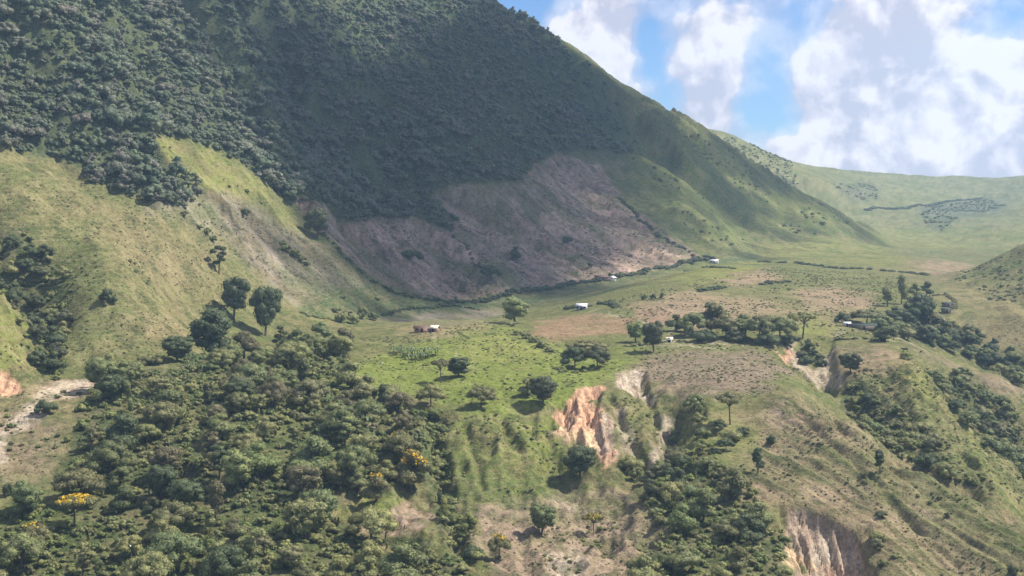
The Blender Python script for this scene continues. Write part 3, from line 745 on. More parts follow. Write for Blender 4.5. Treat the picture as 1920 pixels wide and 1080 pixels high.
KW = dict(full=.80, round=.78, spread=1.28, umbrella=1.18, tall=.44, sparse=.62, bush=1.45)   # width over height of each shape
SHAPES = {}
def shape(kind, leaf, variant, n=1500, size=.030):
    k = (kind, leaf, variant, n)
    if k not in SHAPES:
        g = np.random.default_rng((sum(map(ord, kind)) * 31 + variant * 7) % 10007)
        s0 = int(g.integers(1e6))
        v, f = crown_np(np.random.default_rng(s0), kind, n, size)
        cm = mesh_np("crown_" + kind, v, f, [LEAF[leaf]])
        tk = ('trunk', kind, variant)
        if tk not in SHAPES:
            tv, tf = trunk_np(np.random.default_rng(s0), kind)
            SHAPES[tk] = mesh_np("trunk_" + kind, tv, tf, [BARK], smooth=True)
        SHAPES[k] = (cm, SHAPES[tk])
    return SHAPES[k]

def blossom_mesh(kind, variant, n=420, lowest=.55):
    k = ('blossom', kind, variant)
    if k not in SHAPES:
        g = np.random.default_rng(900 + variant)
        v, f = crown_np(g, kind, n * 2, .034, False)
        top = v.reshape(-1, 4, 3)[:, :, 2].mean(1) > lowest
        vv = v.reshape(-1, 4, 3)[top].reshape(-1, 3) * np.array([1.03, 1.03, 1.02])
        SHAPES[k] = mesh_np("blossom", vv, np.arange(len(vv)).reshape(-1, 4), [LEAF['yellow']])
    return SHAPES[k]

LOOK = dict(brown='brownish', light='pale-green', wood='green', dark='dark', olive='olive', scrub='mid-green')
FORM = dict(full='full', round='round', spread='spreading', tall='slim', bush='bushy', umbrella='flat-topped', sparse='sparse')
ORD = "first second third fourth fifth sixth seventh eighth ninth tenth eleventh twelfth thirteenth fourteenth fifteenth sixteenth seventeenth eighteenth nineteenth twentieth twenty-first twenty-second twenty-third twenty-fourth".split()
SETS = {}
def number_sets():
    for (what, where), things in SETS.items():
        things.sort(key=lambda t: t[0])
        if len(things) == 1: things[0][1]["label"] = "%s %s" % (what, where)
        for k, (u, e) in enumerate(things):
            if 1 < len(things) <= len(ORD): e["label"] = ("%s from left of the %ss %s" % (ORD[k], what, where))
            elif len(things) > 1: e["label"] = "%s %s" % (what, where)
TREES = []   # (x, y, radius) of what already stands
COUNT = {}
def plant(name, x, y, z, h, w, kind, leaf, label, cat, group=None, blossom=None, detail=1500, size=.030):
    var = COUNT.get(kind, 0) % 5; COUNT[kind] = COUNT.get(kind, 0) + 1
    cm, tm = shape(kind, leaf, var, detail, size)
    e = obj(name, None, loc=(x, y, z)); e.empty_display_size = 1
    sx = w / KW[kind]
    e.scale = (sx * random.uniform(.95, 1.05), sx * random.uniform(.95, 1.05), h)
    e.rotation_euler = (random.uniform(-.04, .04), random.uniform(-.04, .04), random.uniform(0, 6.28))
    obj('trunk', tm, e)
    c = obj('crown', cm, e)
    if blossom is not None:
        obj('blossom', blossom_mesh(kind, var, lowest=blossom), c)
    props(e, label, cat, group)
    TREES.append((x, y, w * .5))
    return e

def plant_px(name, u, v, hp, wp, kind, leaf, label, cat='tree', group=None, blossom=None, among=None, **k):
    """stand a tree on the land at that spot, hp and wp its height and width on the photograph"""
    x, y, z = ground_at(u, v)
    s = y / F
    e = plant(name, x, y, z, hp * s * 1.03, wp * s, kind, leaf, label, cat, group, blossom, **k)
    if among: SETS.setdefault(among, []).append((u, e))
    return e

# ------------------------------------------------------------------ trees and shrubs that stand out
for a in [
 ('tree', 411, 514, 54, 34, 'sparse', 'dark', "slim sparse tree standing alone on the pale bare slope above the three big trees"),
 ('tree', 438, 600, 88, 58, 'full', 'dark', "tall dark tree, middle of the three big trees at the foot of the hillside"),
 ('tree', 498, 630, 102, 62, 'full', 'dark', "tall dark tree with bare trunk, rightmost of the three big trees below the hillside"),
 ('tree', 394, 674, 98, 84, 'full', 'dark', "broad dense dark tree, leftmost of the three big trees below the hillside"),
 ('tree', 332, 676, 52, 58, 'full', 'dark', "low dark tree just left of the broad tree at the hillside foot"),
 ('shrub', 202, 568, 34, 40, 'bush', 'dark', "round dark shrub alone in the middle of the olive hillside"),
 ('tree', 595, 446, 62, 46, 'full', 'dark', "dark leafy tree at the shaded edge of the bare field under the mountain"),
 ('shrub', 770, 487, 27, 54, 'bush', 'dark', "wide green shrub clump inside the shaded bare field"),
 ('tree', 967, 488, 27, 24, 'round', 'dark', "small round tree alone high in the shaded bare field"),
 ('tree', 920, 527, 36, 44, 'spread', 'dark', "dark spreading tree low in the shaded bare field"),
 ('shrub', 1065, 455, 18, 24, 'bush', 'dark', "faint round shrub high in the shaded bare field under the crag"),
 ('shrub', 1106, 502, 14, 10, 'bush', 'dark', "tiny dark shrub in the shaded field above the white house"),
 ('tree', 1226, 661, 64, 42, 'full', 'dark', "tall dark tree casting a shadow on the green plateau field"),
 ('tree', 1192, 642, 40, 34, 'full', 'wood', "smaller grey-green tree beside the tall dark plateau tree"),
 ('tree', 1078, 690, 46, 62, 'spread', 'dark', "spreading dark tree, left half of the big clump on the plateau"),
 ('tree', 1120, 690, 46, 60, 'spread', 'dark', "spreading dark tree, right half of the big clump on the plateau"),
 ('tree', 1102, 668, 36, 90, 'spread', 'olive', "olive flat-crowned tree behind the big dark clump on the plateau"),
 ('tree', 826, 718, 46, 42, 'umbrella', 'olive', "flat-topped tree with a bare trunk on the bright pasture"),
 ('tree', 859, 706, 38, 46, 'full', 'dark', "dark round tree beside the flat-topped tree on the bright pasture"),
 ('tree', 902, 763, 46, 64, 'spread', 'olive', "low spreading tree near the front rim of the bright pasture"),
 ('tree', 808, 764, 52, 62, 'spread', 'wood', "spreading tree on the wood's edge at the pasture rim"),
 ('tree', 1018, 757, 58, 56, 'full', 'dark', "dark tree at the rim left of the orange cliff"),
 ('tree', 990, 742, 36, 36, 'round', 'wood', "small grey-green tree up-slope of the cliff-edge tree"),
 ('tree', 1088, 897, 68, 66, 'full', 'dark', "dense round dark tree with a big shadow right below the orange cliff"),
 ('tree', 1016, 1002, 62, 54, 'full', 'wood', "round upright tree on the brown field at the bottom of the picture"),
 ('tree', 1113, 1003, 42, 44, 'umbrella', 'gold', "yellow-green flat-topped small tree on the brown field"),
 ('tree', 1302, 777, 44, 52, 'spread', 'wood', "left one of two spreading trees on the terrace right of the cliff"),
 ('tree', 1369, 796, 62, 56, 'umbrella', 'wood', "tall flat-crowned tree with clear trunk on the terrace right of the cliff"),
 ('tree', 1421, 887, 44, 28, 'tall', 'dark', "slim dark tree with its shadow on the brown spur slope"),
 ('tree', 1650, 887, 42, 26, 'tall', 'dark', "single narrow dark tree on the crest of the grassy spur"),
 ('tree', 1595, 702, 44, 42, 'full', 'dark', "dark round tree on the reddish slope right of the head scar"),
 ('tree', 966, 606, 50, 58, 'full', 'light', "pale green feathery tree at the shade line on the plateau"),
 ('tree', 1729, 614, 70, 50, 'full', 'dark', "largest dark tree of the clump on the right of the plateau"),
 ('tree', 1690, 570, 54, 22, 'tall', 'wood', "tall thin tree behind the dark clump on the plateau's right"),
 ('tree', 1664, 574, 36, 26, 'tall', 'wood', "short thin tree left of the tall thin tree on the plateau's right"),
 ('tree', 1716, 560, 30, 28, 'round', 'wood', "small green tree behind the largest dark tree on the right"),
 ('tree', 1737, 555, 28, 28, 'round', 'dark', "small dark tree behind the farmyard on the right"),
 ('tree', 1686, 612, 40, 64, 'spread', 'dark', "low dark spreading tree left of the largest dark tree on the right"),
 ('tree', 1625, 608, 34, 70, 'spread', 'olive', "olive spreading tree behind the long shed on the right"),
 ('tree', 1580, 606, 26, 36, 'bush', 'dark', "dark bushy tree at the left end of the long shed"),
 ('tree', 1660, 640, 36, 40, 'round', 'wood', "grey-green tree at the right end of the long shed"),
 ('tree', 1702, 612, 46, 44, 'round', 'dark', "dark tree touching the left of the largest dark tree on the right"),
 ('tree', 1752, 622, 38, 44, 'round', 'wood', "green tree touching the right of the largest dark tree on the right"),
 ('shrub', 1445, 835, 24, 22, 'bush', 'dark', "dark shrub on the brown spur above the slim dark tree"),
 ('shrub', 460, 402, 16, 22, 'bush', 'dark', "lone small shrub on the pale bare slope under the light green patch"),
 ('shrub', 14, 930, 36, 24, 'bush', 'dark', "dark upright shrub on the dry slope at the picture's left edge"),
 ('shrub', 112, 905, 22, 26, 'bush', 'dark', "small dark shrub beside the wood on the dry slope at left"),
 ('shrub', 85, 775, 32, 50, 'bush', 'dark', "dark shrub beside the pale eroded track at left"),
 ('shrub', 1700, 676, 20, 30, 'bush', 'wood', "low grey-green shrub just above the black cow"),
 ('shrub', 1652, 968, 14, 26, 'bush', 'dark', "dark low shrub on the spur above the lower scar"),
 ('shrub', 1775, 970, 14, 12, 'bush', 'dark', "tiny dark shrub low on the right spur"),
 ('shrub', 1898, 1078, 26, 24, 'bush', 'dark', "dark shrub at the bottom right corner of the spur"),
]:
    n, u, v, hp, wp, kind, leaf, lab = a
    big = hp > 45
    plant_px(n, u, v, hp, wp, kind, leaf, lab, 'tree' if n == 'tree' else 'shrub', detail=2200 if big else 900, size=.026 if big else .036)

# trees in blossom
for u, v, hp, wp, kind, lab, lo in [
 (140, 992, 66, 80, 'umbrella', "tree with the brightest yellow blossom at the wood's lower left edge", .80),
 (62, 1030, 56, 70, 'spread', "tree dusted with orange-yellow blossom nearest the lower left corner", .74),
 (770, 918, 76, 66, 'round', "tall tree with golden blossom on the wood's edge above the small clearing", .62),
 (706, 940, 52, 56, 'round', "shorter tree with golden blossom left of the tall golden one", .70),
 (742, 850, 40, 46, 'round', "small tree tipped with yellow blossom highest along the gully edge", .72),
 (936, 1044, 50, 50, 'spread', "yellow blossoming tree at the left edge of the brown field", .70)]:
    plant_px('flowering_tree', u, v, hp, wp, kind, 'olive', lab, 'tree', 'trees in yellow blossom', blossom=lo, detail=1600)

# rows of trees along the plateau edge
for k, (u, v, hp, wp, kind, leaf) in enumerate([
 (1268, 622, 30, 30, 'round', 'dark'), (1298, 630, 46, 52, 'spread', 'wood'), (1334, 624, 54, 56, 'round', 'olive'), (1362, 634, 44, 50, 'spread', 'olive'), (1395, 632, 40, 46, 'round', 'wood'),
 (1424, 640, 52, 54, 'spread', 'olive'), (1462, 642, 54, 58, 'spread', 'wood'), (1505, 634, 46, 46, 'umbrella', 'wood'), (1320, 640, 26, 44, 'bush', 'dark'), (1380, 640, 22, 40, 'bush', 'dark'), (1440, 646, 26, 46, 'bush', 'dark'), (1478, 648, 24, 34, 'bush', 'dark')]):
    plant_px('tree', u, v, hp * 1.1, wp * 1.25, kind, leaf, "leafy tree in the row behind the head scar on the plateau", 'tree', 'row of trees behind the head scar', among=(FORM[kind] + " tree", "in the row behind the head scar"), detail=1500)
for k, (u, v, hp, wp) in enumerate([(1208, 562, 12, 14), (1224, 561, 14, 14), (1241, 560, 14, 10)]):
    plant_px('shrub', u, v, hp, wp, 'bush', 'dark', ["left one of three small shrubs on the sunlit rise", "middle one of three small shrubs on the sunlit rise", "right one of three small shrubs on the sunlit rise"][k], 'shrub', detail=300, size=.06)
for u, v, hp, wp in [(970, 628, 14, 20), (985, 634, 16, 24), (1000, 642, 16, 26), (1016, 652, 18, 28), (1030, 660, 14, 22), (958, 612, 14, 22)]:
    plant_px('shrub', u, v, hp, wp, 'bush', 'wood', "shrub in the short diagonal row below the pale green tree", 'shrub', 'shrubs in a diagonal row on the plateau', among=('shrub', 'in the diagonal row below the pale green tree'), detail=400, size=.05)
for u, v, hp, wp in [(375, 430, 14, 16), (388, 440, 18, 22), (400, 452, 14, 18), (345, 405, 12, 26)]:
    plant_px('shrub', u, v, hp, wp, 'bush', 'scrub', "shrub in the short line down the pale bare slope at left", 'shrub', 'shrubs in a line on the pale slope', among=('shrub', 'in the short line down the pale bare slope'), detail=400, size=.05)
for u, v, hp, wp in [(535, 470, 16, 24), (550, 480, 18, 30), (565, 490, 16, 26), (530, 460, 12, 18), (575, 498, 10, 16)]:
    plant_px('shrub', u, v, hp, wp, 'bush', 'scrub', "green shrub in the patch at the shade line on the bare slope", 'shrub', 'shrub patch at the shade line', among=('green shrub', 'in the patch at the shade line'), detail=400, size=.05)
for u, v, hp, wp in [(630, 585, 14, 20), (652, 590, 12, 26), (645, 560, 8, 12), (708, 562, 8, 20), (680, 598, 30, 26), (640, 604, 26, 30), (662, 606, 24, 28), (700, 600, 20, 26)]:
    plant_px('tree', u, v, hp, wp, 'bush', 'wood', "small bushy tree on the shaded green flat below the bare field", 'tree', 'bushy trees on the shaded flat', among=('small bushy tree', 'on the shaded flat under the bare field'), detail=500, size=.045)

# ------------------------------------------------------------------ woods: single trees
def scatter(poly, spacing, y0, y1, seed, jitter=.42, margin=0, need=None, keep=1.0):
    g = np.random.default_rng(seed)
    p = np.array(poly, float)
    xs = [(u - UC) / F * y for u in (p[:, 0].min(), p[:, 0].max()) for y in (y0, y1)]
    gx, gy = np.meshgrid(np.arange(min(xs), max(xs), spacing), np.arange(y0, y1, spacing))
    gx = (gx + (np.arange(gx.shape[0]) % 2)[:, None] * spacing * .5).ravel(); gy = gy.ravel()
    gx = gx + g.uniform(-jitter, jitter, gx.size) * spacing; gy = gy + g.uniform(-jitter, jitter, gy.size) * spacing
    z = land_z(gx, gy); u, v = to_px(gx, gy, z)
    ok = in_poly(poly, u, v) > margin
    ok &= (u > Ur[0] + 5) & (u < Ur[-1] - 5)
    if keep < 1: ok &= g.random(gx.size) < keep
    x, y, z = gx[ok], gy[ok], z[ok]
    if need is not None:
        s = shows(x, y, z, need); x, y, z = x[s], y[s], z[s]
    return x, y, z

WOOD = [(185,722),(330,692),(420,690),(520,655),(600,640),(650,655),(655,690),(640,725),(720,748),(790,770),(812,800),(790,850),(775,890),(690,935),(600,955),(640,985),(690,1015),(800,1022),(880,1060),(880,1140),(-60,1140),(-60,965),(120,955),(118,900),(150,840),(150,770)]
GAP = [(460,785),(560,765),(585,795),(530,828),(470,812)]
def wood_zone(u, v):
    W = "in the lower-left wood"
    if v > 1010: return "at the lower-left wood's bottom" + (" left corner" if u < 200 else ", near the bundles" if u < 330 else ", mid-left" if u < 560 else " below the clearing")
    if u < 250: return W + " beside the dry slope"
    if v < 720: return W + (" below three big trees" if u < 540 else " beside the bright pasture")
    if u > 690: return W + " beside the knoll gully"
    if v < 800: return W + ("'s upper middle" if u < 470 else " round the grassy gap")
    if v < 900: return W + ("'s left middle" if u < 430 else "'s right middle")
    return W + (" below its middle" if u < 480 else " above the clearing")
def wood(poly, spacing, y0, y1, seed, hlo, hhi, label, group, kinds, leaves, name='tree', zone=None, skip=(), detail=1500, size=.030, limit=400, need=3.0, gaps=9):
    g = np.random.default_rng(seed + 1)
    x, y, z = scatter(poly, spacing, y0, y1, seed, need=need)
    o = np.argsort(y); n = 0
    for i in o:
        u, v = to_px(x[i], y[i], z[i])
        if any(in_poly(s, np.array([u]), np.array([v]))[0] > 0 for s in skip): continue
        if any((x[i] - a) ** 2 + (y[i] - b) ** 2 < (r * .8 + spacing * .25) ** 2 for a, b, r in TREES if abs(a - x[i]) < 12): continue
        if vnoise(np.array([x[i] / 16]), np.array([y[i] / 16]), 77)[0] > gaps and g.random() < .8: continue
        h = g.uniform(hlo, hhi) * (1.18 if g.random() < .12 else 1)
        kind = kinds[int(g.integers(len(kinds)))]
        w = h * {'full': .9, 'round': .95, 'spread': 1.18, 'umbrella': 1.15, 'tall': .5, 'bush': 1.5, 'sparse': .7}[kind] * g.uniform(.9, 1.15)
        lf = leaves[int(g.integers(len(leaves)))]
        e = plant(name, x[i], y[i], z[i] - .1, h, w, kind, lf, label, name, group, detail=detail, size=size)
        SETS.setdefault((LOOK[lf] + " " + FORM[kind] + " " + name, zone(u, v) if zone else label), []).append((u, e))
        n += 1
        if n >= limit: break
    return n
wood(WOOD, 9.2, 318, 600, 3, 4.0, 12.0, "", "trees of the lower left wood", ['round', 'spread', 'full', 'spread', 'round', 'tall', 'full', 'sparse'], ['wood', 'wood', 'wood', 'wood', 'wood', 'wood', 'dark', 'olive', 'light', 'brown'], zone=wood_zone, skip=[GAP], detail=2200, size=.026, gaps=.16)
wood([(1255,925),(1370,930),(1430,955),(1470,1000),(1440,1030),(1480,1130),(1170,1130),(1235,1040),(1262,980)], 8.6, 325, 440, 13, 5, 10, "in the wood left of the lower scar", "trees of the wood left of the lower scar", ['round', 'spread', 'round'], ['wood', 'dark', 'wood', 'olive'], detail=2000, size=.027, gaps=.2)
wood([(1262,850),(1330,830),(1370,880),(1380,915),(1300,925),(1230,940),(1200,920),(1180,880),(1235,870)], 7.0, 380, 470, 14, 4.0, 7.0, "in the gully below the terrace trees", "growth of the gully below the terrace", ['round', 'bush', 'spread'], ['wood', 'dark', 'scrub'])
wood([(1305,800),(1350,795),(1410,800),(1425,825),(1360,845),(1310,825)], 6.5, 400, 500, 15, 3.5, 5.5, "on the slope under the terrace trees", "shrubs under the terrace", ['bush', 'spread'], ['dark', 'wood'], name='shrub')
wood([(1600,735),(1660,745),(1760,840),(1850,925),(1870,950),(1830,935),(1740,885),(1650,835),(1600,780)], 6.4, 440, 560, 16, 3.0, 6.0, "in the ravine behind the grassy right spur", "shrubs of the ravine behind the right spur", ['round', 'bush', 'spread'], ['dark', 'wood', 'wood'], name='shrub', detail=1000, size=.038)
wood([(1745,715),(1800,705),(1900,770),(1970,860),(1970,940),(1880,880),(1800,785)], 7.0, 500, 690, 17, 4.0, 7.0, "in the farther ravine at the right edge", "shrubs of the farther right ravine", ['round', 'bush', 'spread'], ['dark', 'wood', 'wood'], name='shrub', detail=1000, size=.038)
wood([(1640,606),(1700,600),(1760,612),(1850,640),(1960,684),(1960,745),(1880,708),(1800,668),(1720,640),(1650,632)], 6.6, 540, 740, 18, 5.5, 9.0, "in the belt running down from the farmyard", "trees of the belt below the farmyard", ['round', 'spread'], ['dark', 'wood'])
wood([(-60,450),(50,440),(118,500),(130,580),(125,660),(110,720),(70,700),(60,640),(20,560),(-60,530)], 7.0, 470, 620, 19, 5.5, 8.5, "in the wooded gully at the left edge", "trees of the gully at the left edge", ['round', 'spread'], ['dark', 'dark', 'wood'])
wood([(195,700),(290,675),(300,690),(210,715)], 6.0, 440, 560, 20, 3.0, 5.0, "along the lower left wood's top edge", "shrubs along the wood's upper edge", ['bush'], ['olive', 'wood'], name='shrub')
wood([(1200,905),(1250,900),(1255,950),(1205,950)], 7.0, 380, 450, 22, 4, 6, "at the right end of the brown field", "trees at the brown field's right end", ['round'], ['dark'])
wood([(795,775),(835,790),(845,850),(850,930),(880,1000),(905,1060),(840,1030),(815,930),(800,850)], 7.0, 350, 480, 23, 4, 7, "in the narrow gully beside the green knoll", "trees of the gully beside the knoll", ['tall', 'round', 'bush'], ['wood', 'dark', 'scrub'])
wood([(1620,990),(1660,1010),(1700,1075),(1660,1085),(1640,1050)], 4.6, 340, 400, 24, 2, 3.4, "right of the lower scar", "shrubs right of the lower scar", ['bush'], ['wood', 'scrub'], name='shrub', detail=700, size=.045)
wood([(1480,655),(1535,650),(1545,690),(1515,690)], 5.0, 500, 640, 25, 3, 5, "inside the head scar", "shrubs inside the head scar", ['bush', 'round'], ['dark'], name='shrub', detail=700, size=.045)

# ------------------------------------------------------------------ banana plants
def banana_meshes(seed):
    g = np.random.default_rng(seed)
    parts = []
    for k in range(8):
        a = k * 2.4 + g.uniform(-.3, .3); L = g.uniform(1.6, 2.3); lift = g.uniform(.5, 1.15); w = g.uniform(.22, .32)
        prev = None; V, Fq = [], []
        for i in range(6):
            t = i / 5; r = L * t * .8; h = 1.9 + lift * t * 1.5 - 1.6 * lift * t * t * 1.25
            ww = w * math.sin(math.pi * min(.12 + t * .86, 1)) + .02
            c = np.array([math.cos(a) * r, math.sin(a) * r, h]); sd = np.array([-math.sin(a), math.cos(a), 0])
            V += [c - sd * ww + (0, 0, .1 * ww), c + (0, 0, -.04), c + sd * ww + (0, 0, .1 * ww)]
            if i:
                b = 3 * (i - 1); Fq += [(b, b + 1, b + 4, b + 3), (b + 1, b + 2, b + 5, b + 4)]
        parts.append((np.array(V), np.array(Fq)))
    v, f = join_np(parts)
    st = tube_np([(0, 0, -.3), (0, 0, .5), (.03, 0, 2.1)], [.17, .15, .09], 7)
    return mesh_np("banana_leaves", v, f, [LEAF['banana']], smooth=True), mesh_np("banana_stem", *st, [STEM], smooth=True)
Ms = Mat("banana_stem"); Ms.b.inputs['Base Color'].default_value = (.16, .17, .07, 1); STEM = Ms.m
BAN = [banana_meshes(s) for s in (1, 2, 3)]
def bananas(poly, sp, y0, y1, seed, label, group, limit):
    x, y, z = scatter(poly, sp, y0, y1, seed, need=2.0)
    for k, i in enumerate(np.argsort(y)[:limit]):
        e = obj('banana_plant', None, loc=(x[i], y[i], z[i])); s = random.uniform(.9, 1.45)
        e.scale = (s, s, s); e.rotation_euler = (0, 0, random.uniform(0, 6.28))
        lv, st = BAN[k % 3]
        obj('leaves', lv, e); obj('stem', st, e)
        props(e, label, 'banana plant', group)
bananas([(725,645),(760,635),(815,650),(822,668),(780,680),(740,668)], 2.6, 480, 640, 31, "banana plant in the pale clump behind the flat-topped pasture tree", "banana plants on the pasture's left edge", 34)
bananas([(350,600),(385,595),(385,700),(345,700)], 3.0, 440, 600, 32, "banana plant at the foot of the broad dark tree by the hillside", "banana plants under the broad dark tree", 20)
bananas([(600,760),(640,740),(700,760),(690,800),(620,800)], 4.5, 400, 500, 33, "banana plant in the opening high in the lower left wood", "banana plants in the wood opening", 24)
bananas([(380,860),(480,820),(520,880),(430,930)], 5.5, 360, 450, 34, "banana plant among the trees midway down the lower left wood", "banana plants midway in the wood", 24)

# ------------------------------------------------------------------ growth nobody could count
PROTO = bpy.data.collections.new("growth_forms")
def proto(kind, leaf, variant, n, size, with_trunk=True):
    g = np.random.default_rng(500 + variant * 13 + sum(map(ord, kind)))
    v, f = crown_np(g, kind, n, size)
    idx = np.zeros(len(f), int); mats = [LEAF[leaf]]
    if with_trunk:
        tv, tf = trunk_np(np.random.default_rng(variant), kind)
        f = np.concatenate([f, tf + len(v)]); v = np.concatenate([v, tv]); idx = np.concatenate([idx, np.ones(len(tf), int)]); mats.append(BARK)
    o = bpy.data.objects.new("growth_form", mesh_np("growth_form", v, f, mats, idx)); PROTO.objects.link(o)
    return o

def growth(name, x, y, z, h, w, forms, label, cat, seed):
    """one object that sets many copies of a few plant forms on the land"""
    g = np.random.default_rng(seed); n = len(x)
    me = bpy.data.meshes.new(name); me.vertices.add(n)
    me.vertices.foreach_set("co", np.stack([x, y, z], 1).astype(np.float32).ravel())
    a = me.attributes.new("grow", 'FLOAT_VECTOR', 'POINT'); a.data.foreach_set("vector", np.stack([w, w * g.uniform(.85, 1.15, n), h], 1).astype(np.float32).ravel())
    a = me.attributes.new("turn", 'FLOAT_VECTOR', 'POINT'); a.data.foreach_set("vector", np.stack([g.normal(0, .06, n), g.normal(0, .06, n), g.uniform(0, 6.28, n)], 1).astype(np.float32).ravel())
    a = me.attributes.new("form", 'INT', 'POINT'); a.data.foreach_set("value", g.integers(0, len(forms), n).astype(np.int32))
    o = obj(name, me)
    col = bpy.data.collections.new(name + "_forms")
    for k, p in enumerate(forms):
        q = bpy.data.objects.new("form_%02d" % k, p.data); col.objects.link(q)
    nt = bpy.data.node_groups.new(name, 'GeometryNodeTree')
    nt.interface.new_socket("Geometry", in_out='INPUT', socket_type='NodeSocketGeometry')
    nt.interface.new_socket("Geometry", in_out='OUTPUT', socket_type='NodeSocketGeometry')
    N, L = nt.nodes, nt.links
    gi, go = N.new('NodeGroupInput'), N.new('NodeGroupOutput')
    m2p = N.new('GeometryNodeMeshToPoints'); L.new(gi.outputs[0], m2p.inputs[0])
    ci = N.new('GeometryNodeCollectionInfo'); ci.inputs[0].default_value = col; ci.inputs[1].default_value = True; ci.inputs[2].default_value = True
    iop = N.new('GeometryNodeInstanceOnPoints'); iop.inputs['Pick Instance'].default_value = True
    def attr(nm, t):
        q = N.new('GeometryNodeInputNamedAttribute'); q.data_type = t; q.inputs['Name'].default_value = nm
        return q.outputs['Attribute']
    L.new(m2p.outputs[0], iop.inputs['Points']); L.new(ci.outputs[0], iop.inputs['Instance'])
    L.new(attr("form", 'INT'), iop.inputs['Instance Index']); L.new(attr("grow", 'FLOAT_VECTOR'), iop.inputs['Scale'])
    er = N.new('FunctionNodeEulerToRotation'); L.new(attr("turn", 'FLOAT_VECTOR'), er.inputs[0]); L.new(er.outputs[0], iop.inputs['Rotation'])
    L.new(iop.outputs[0], go.inputs[0])
    md = o.modifiers.new("growth", 'NODES'); md.node_group = nt
    return props(o, label, cat, kind='stuff')

def cat3(*lists):
    return [np.concatenate([l[k] for l in lists]) for k in range(3)]

THIN = [(800,270),(900,250),(1000,280),(960,330),(840,340)]
mx, my, mz = scatter(FOREST, 5.5, 560, 1560, 41, jitter=.5)
mu, mv = to_px(mx, my, mz)
ok = (mv > -160) & (mu > -420)
ok &= ~((in_poly(THIN, mu, mv) > 0) & (np.random.default_rng(1).random(len(mx)) < .75))
ok &= ~((mu > 1000) & (mv < 200) & (np.random.default_rng(2).random(len(mx)) < .55))
ok &= np.random.default_rng(4).random(len(mx)) > np.clip((mu - 1010) / 210, 0, .85)   # thins out into the grass flank
clear = vnoise(mx / 35, my / 35, 7) > .66
ok &= ~clear
mx, my, mz = mx[ok], my[ok], mz[ok]
g = np.random.default_rng(42); n = len(mx)
hh = (3.6 + 8.5 * g.random(n) ** 1.6) * (1 + .25 * vnoise(mx / 60, my / 60, 5)) * np.where(my > 1100, .9, 1)
forms = [proto(k, 'mountain', i, 300, .058) for i, k in enumerate(['round', 'round', 'spread', 'round', 'spread', 'bush'])]
ux, uy, uz = scatter(FOREST, 3.9, 560, 1560, 44, jitter=.5); q = to_px(ux, uy, uz); q = (q[1] > -160) & (q[0] > -420) & (np.random.default_rng(5).random(len(ux)) > np.clip((q[0] - 980) / 200, 0, .9))
ux, uy, uz = ux[q], uy[q], uz[q]; uh = g.uniform(1.6, 4.4, len(ux)) * (1 + .3 * vnoise(ux / 30, uy / 30, 6))
mx, my, mz, hh = np.concatenate([mx, ux]), np.concatenate([my, uy]), np.concatenate([mz, uz]), np.concatenate([hh, uh]); n = len(mx)
growth('forest', mx, my, mz - .6, hh, hh * g.uniform(.85, 1.2, n), forms, "dense grey-green forest covering the steep mountain face", "forest", 43)
print("forest", n)

# undergrowth of the woods
def under(polys, sp, seed, h, need=1.0):
    out = []
    for k, (p, y0, y1) in enumerate(polys): out.append(scatter(p, sp, y0, y1, seed + k))
    return cat3(*out)
RAV1 = [(1580,720),(1660,745),(1760,840),(1850,925),(1880,955),(1830,940),(1740,885),(1650,835),(1590,780)]
RAV2 = [(1745,715),(1800,700),(1900,765),(1970,850),(1970,940),(1880,880),(1800,785)]
ux, uy, uz = under([(WOOD, 318, 600), ([(1235,860),(1280,840),(1380,880),(1430,950),(1470,1000),(1480,1130),(1170,1130),(1240,1020),(1200,930)], 325, 470), (RAV1, 440, 560), (RAV2, 500, 690),
                    ([(-60,450),(50,440),(118,500),(130,580),(125,660),(110,720),(60,700),(20,560),(-60,530)], 470, 620), ([(795,775),(835,790),(845,850),(850,930),(905,1060),(840,1030),(815,930)], 350, 480)], 3.0, 51, 1)
n = len(ux); g = np.random.default_rng(52); hh = g.uniform(.8, 3.2, n)
bforms_s = [proto('bush', 'tuft', i + 20, 120, .10, False) for i in range(3)]
bforms = [proto('bush', 'scrub', i, 170, .085, False) for i in range(4)] + [proto('bush', 'wood', 9, 170, .085, False), proto('tall', 'scrub', 8, 150, .06, False)]
growth('undergrowth', ux, uy, uz - .15, hh, hh * g.uniform(.8, 1.2, n), bforms, "tangled undergrowth beneath and between the trees of the woods", "undergrowth", 53)
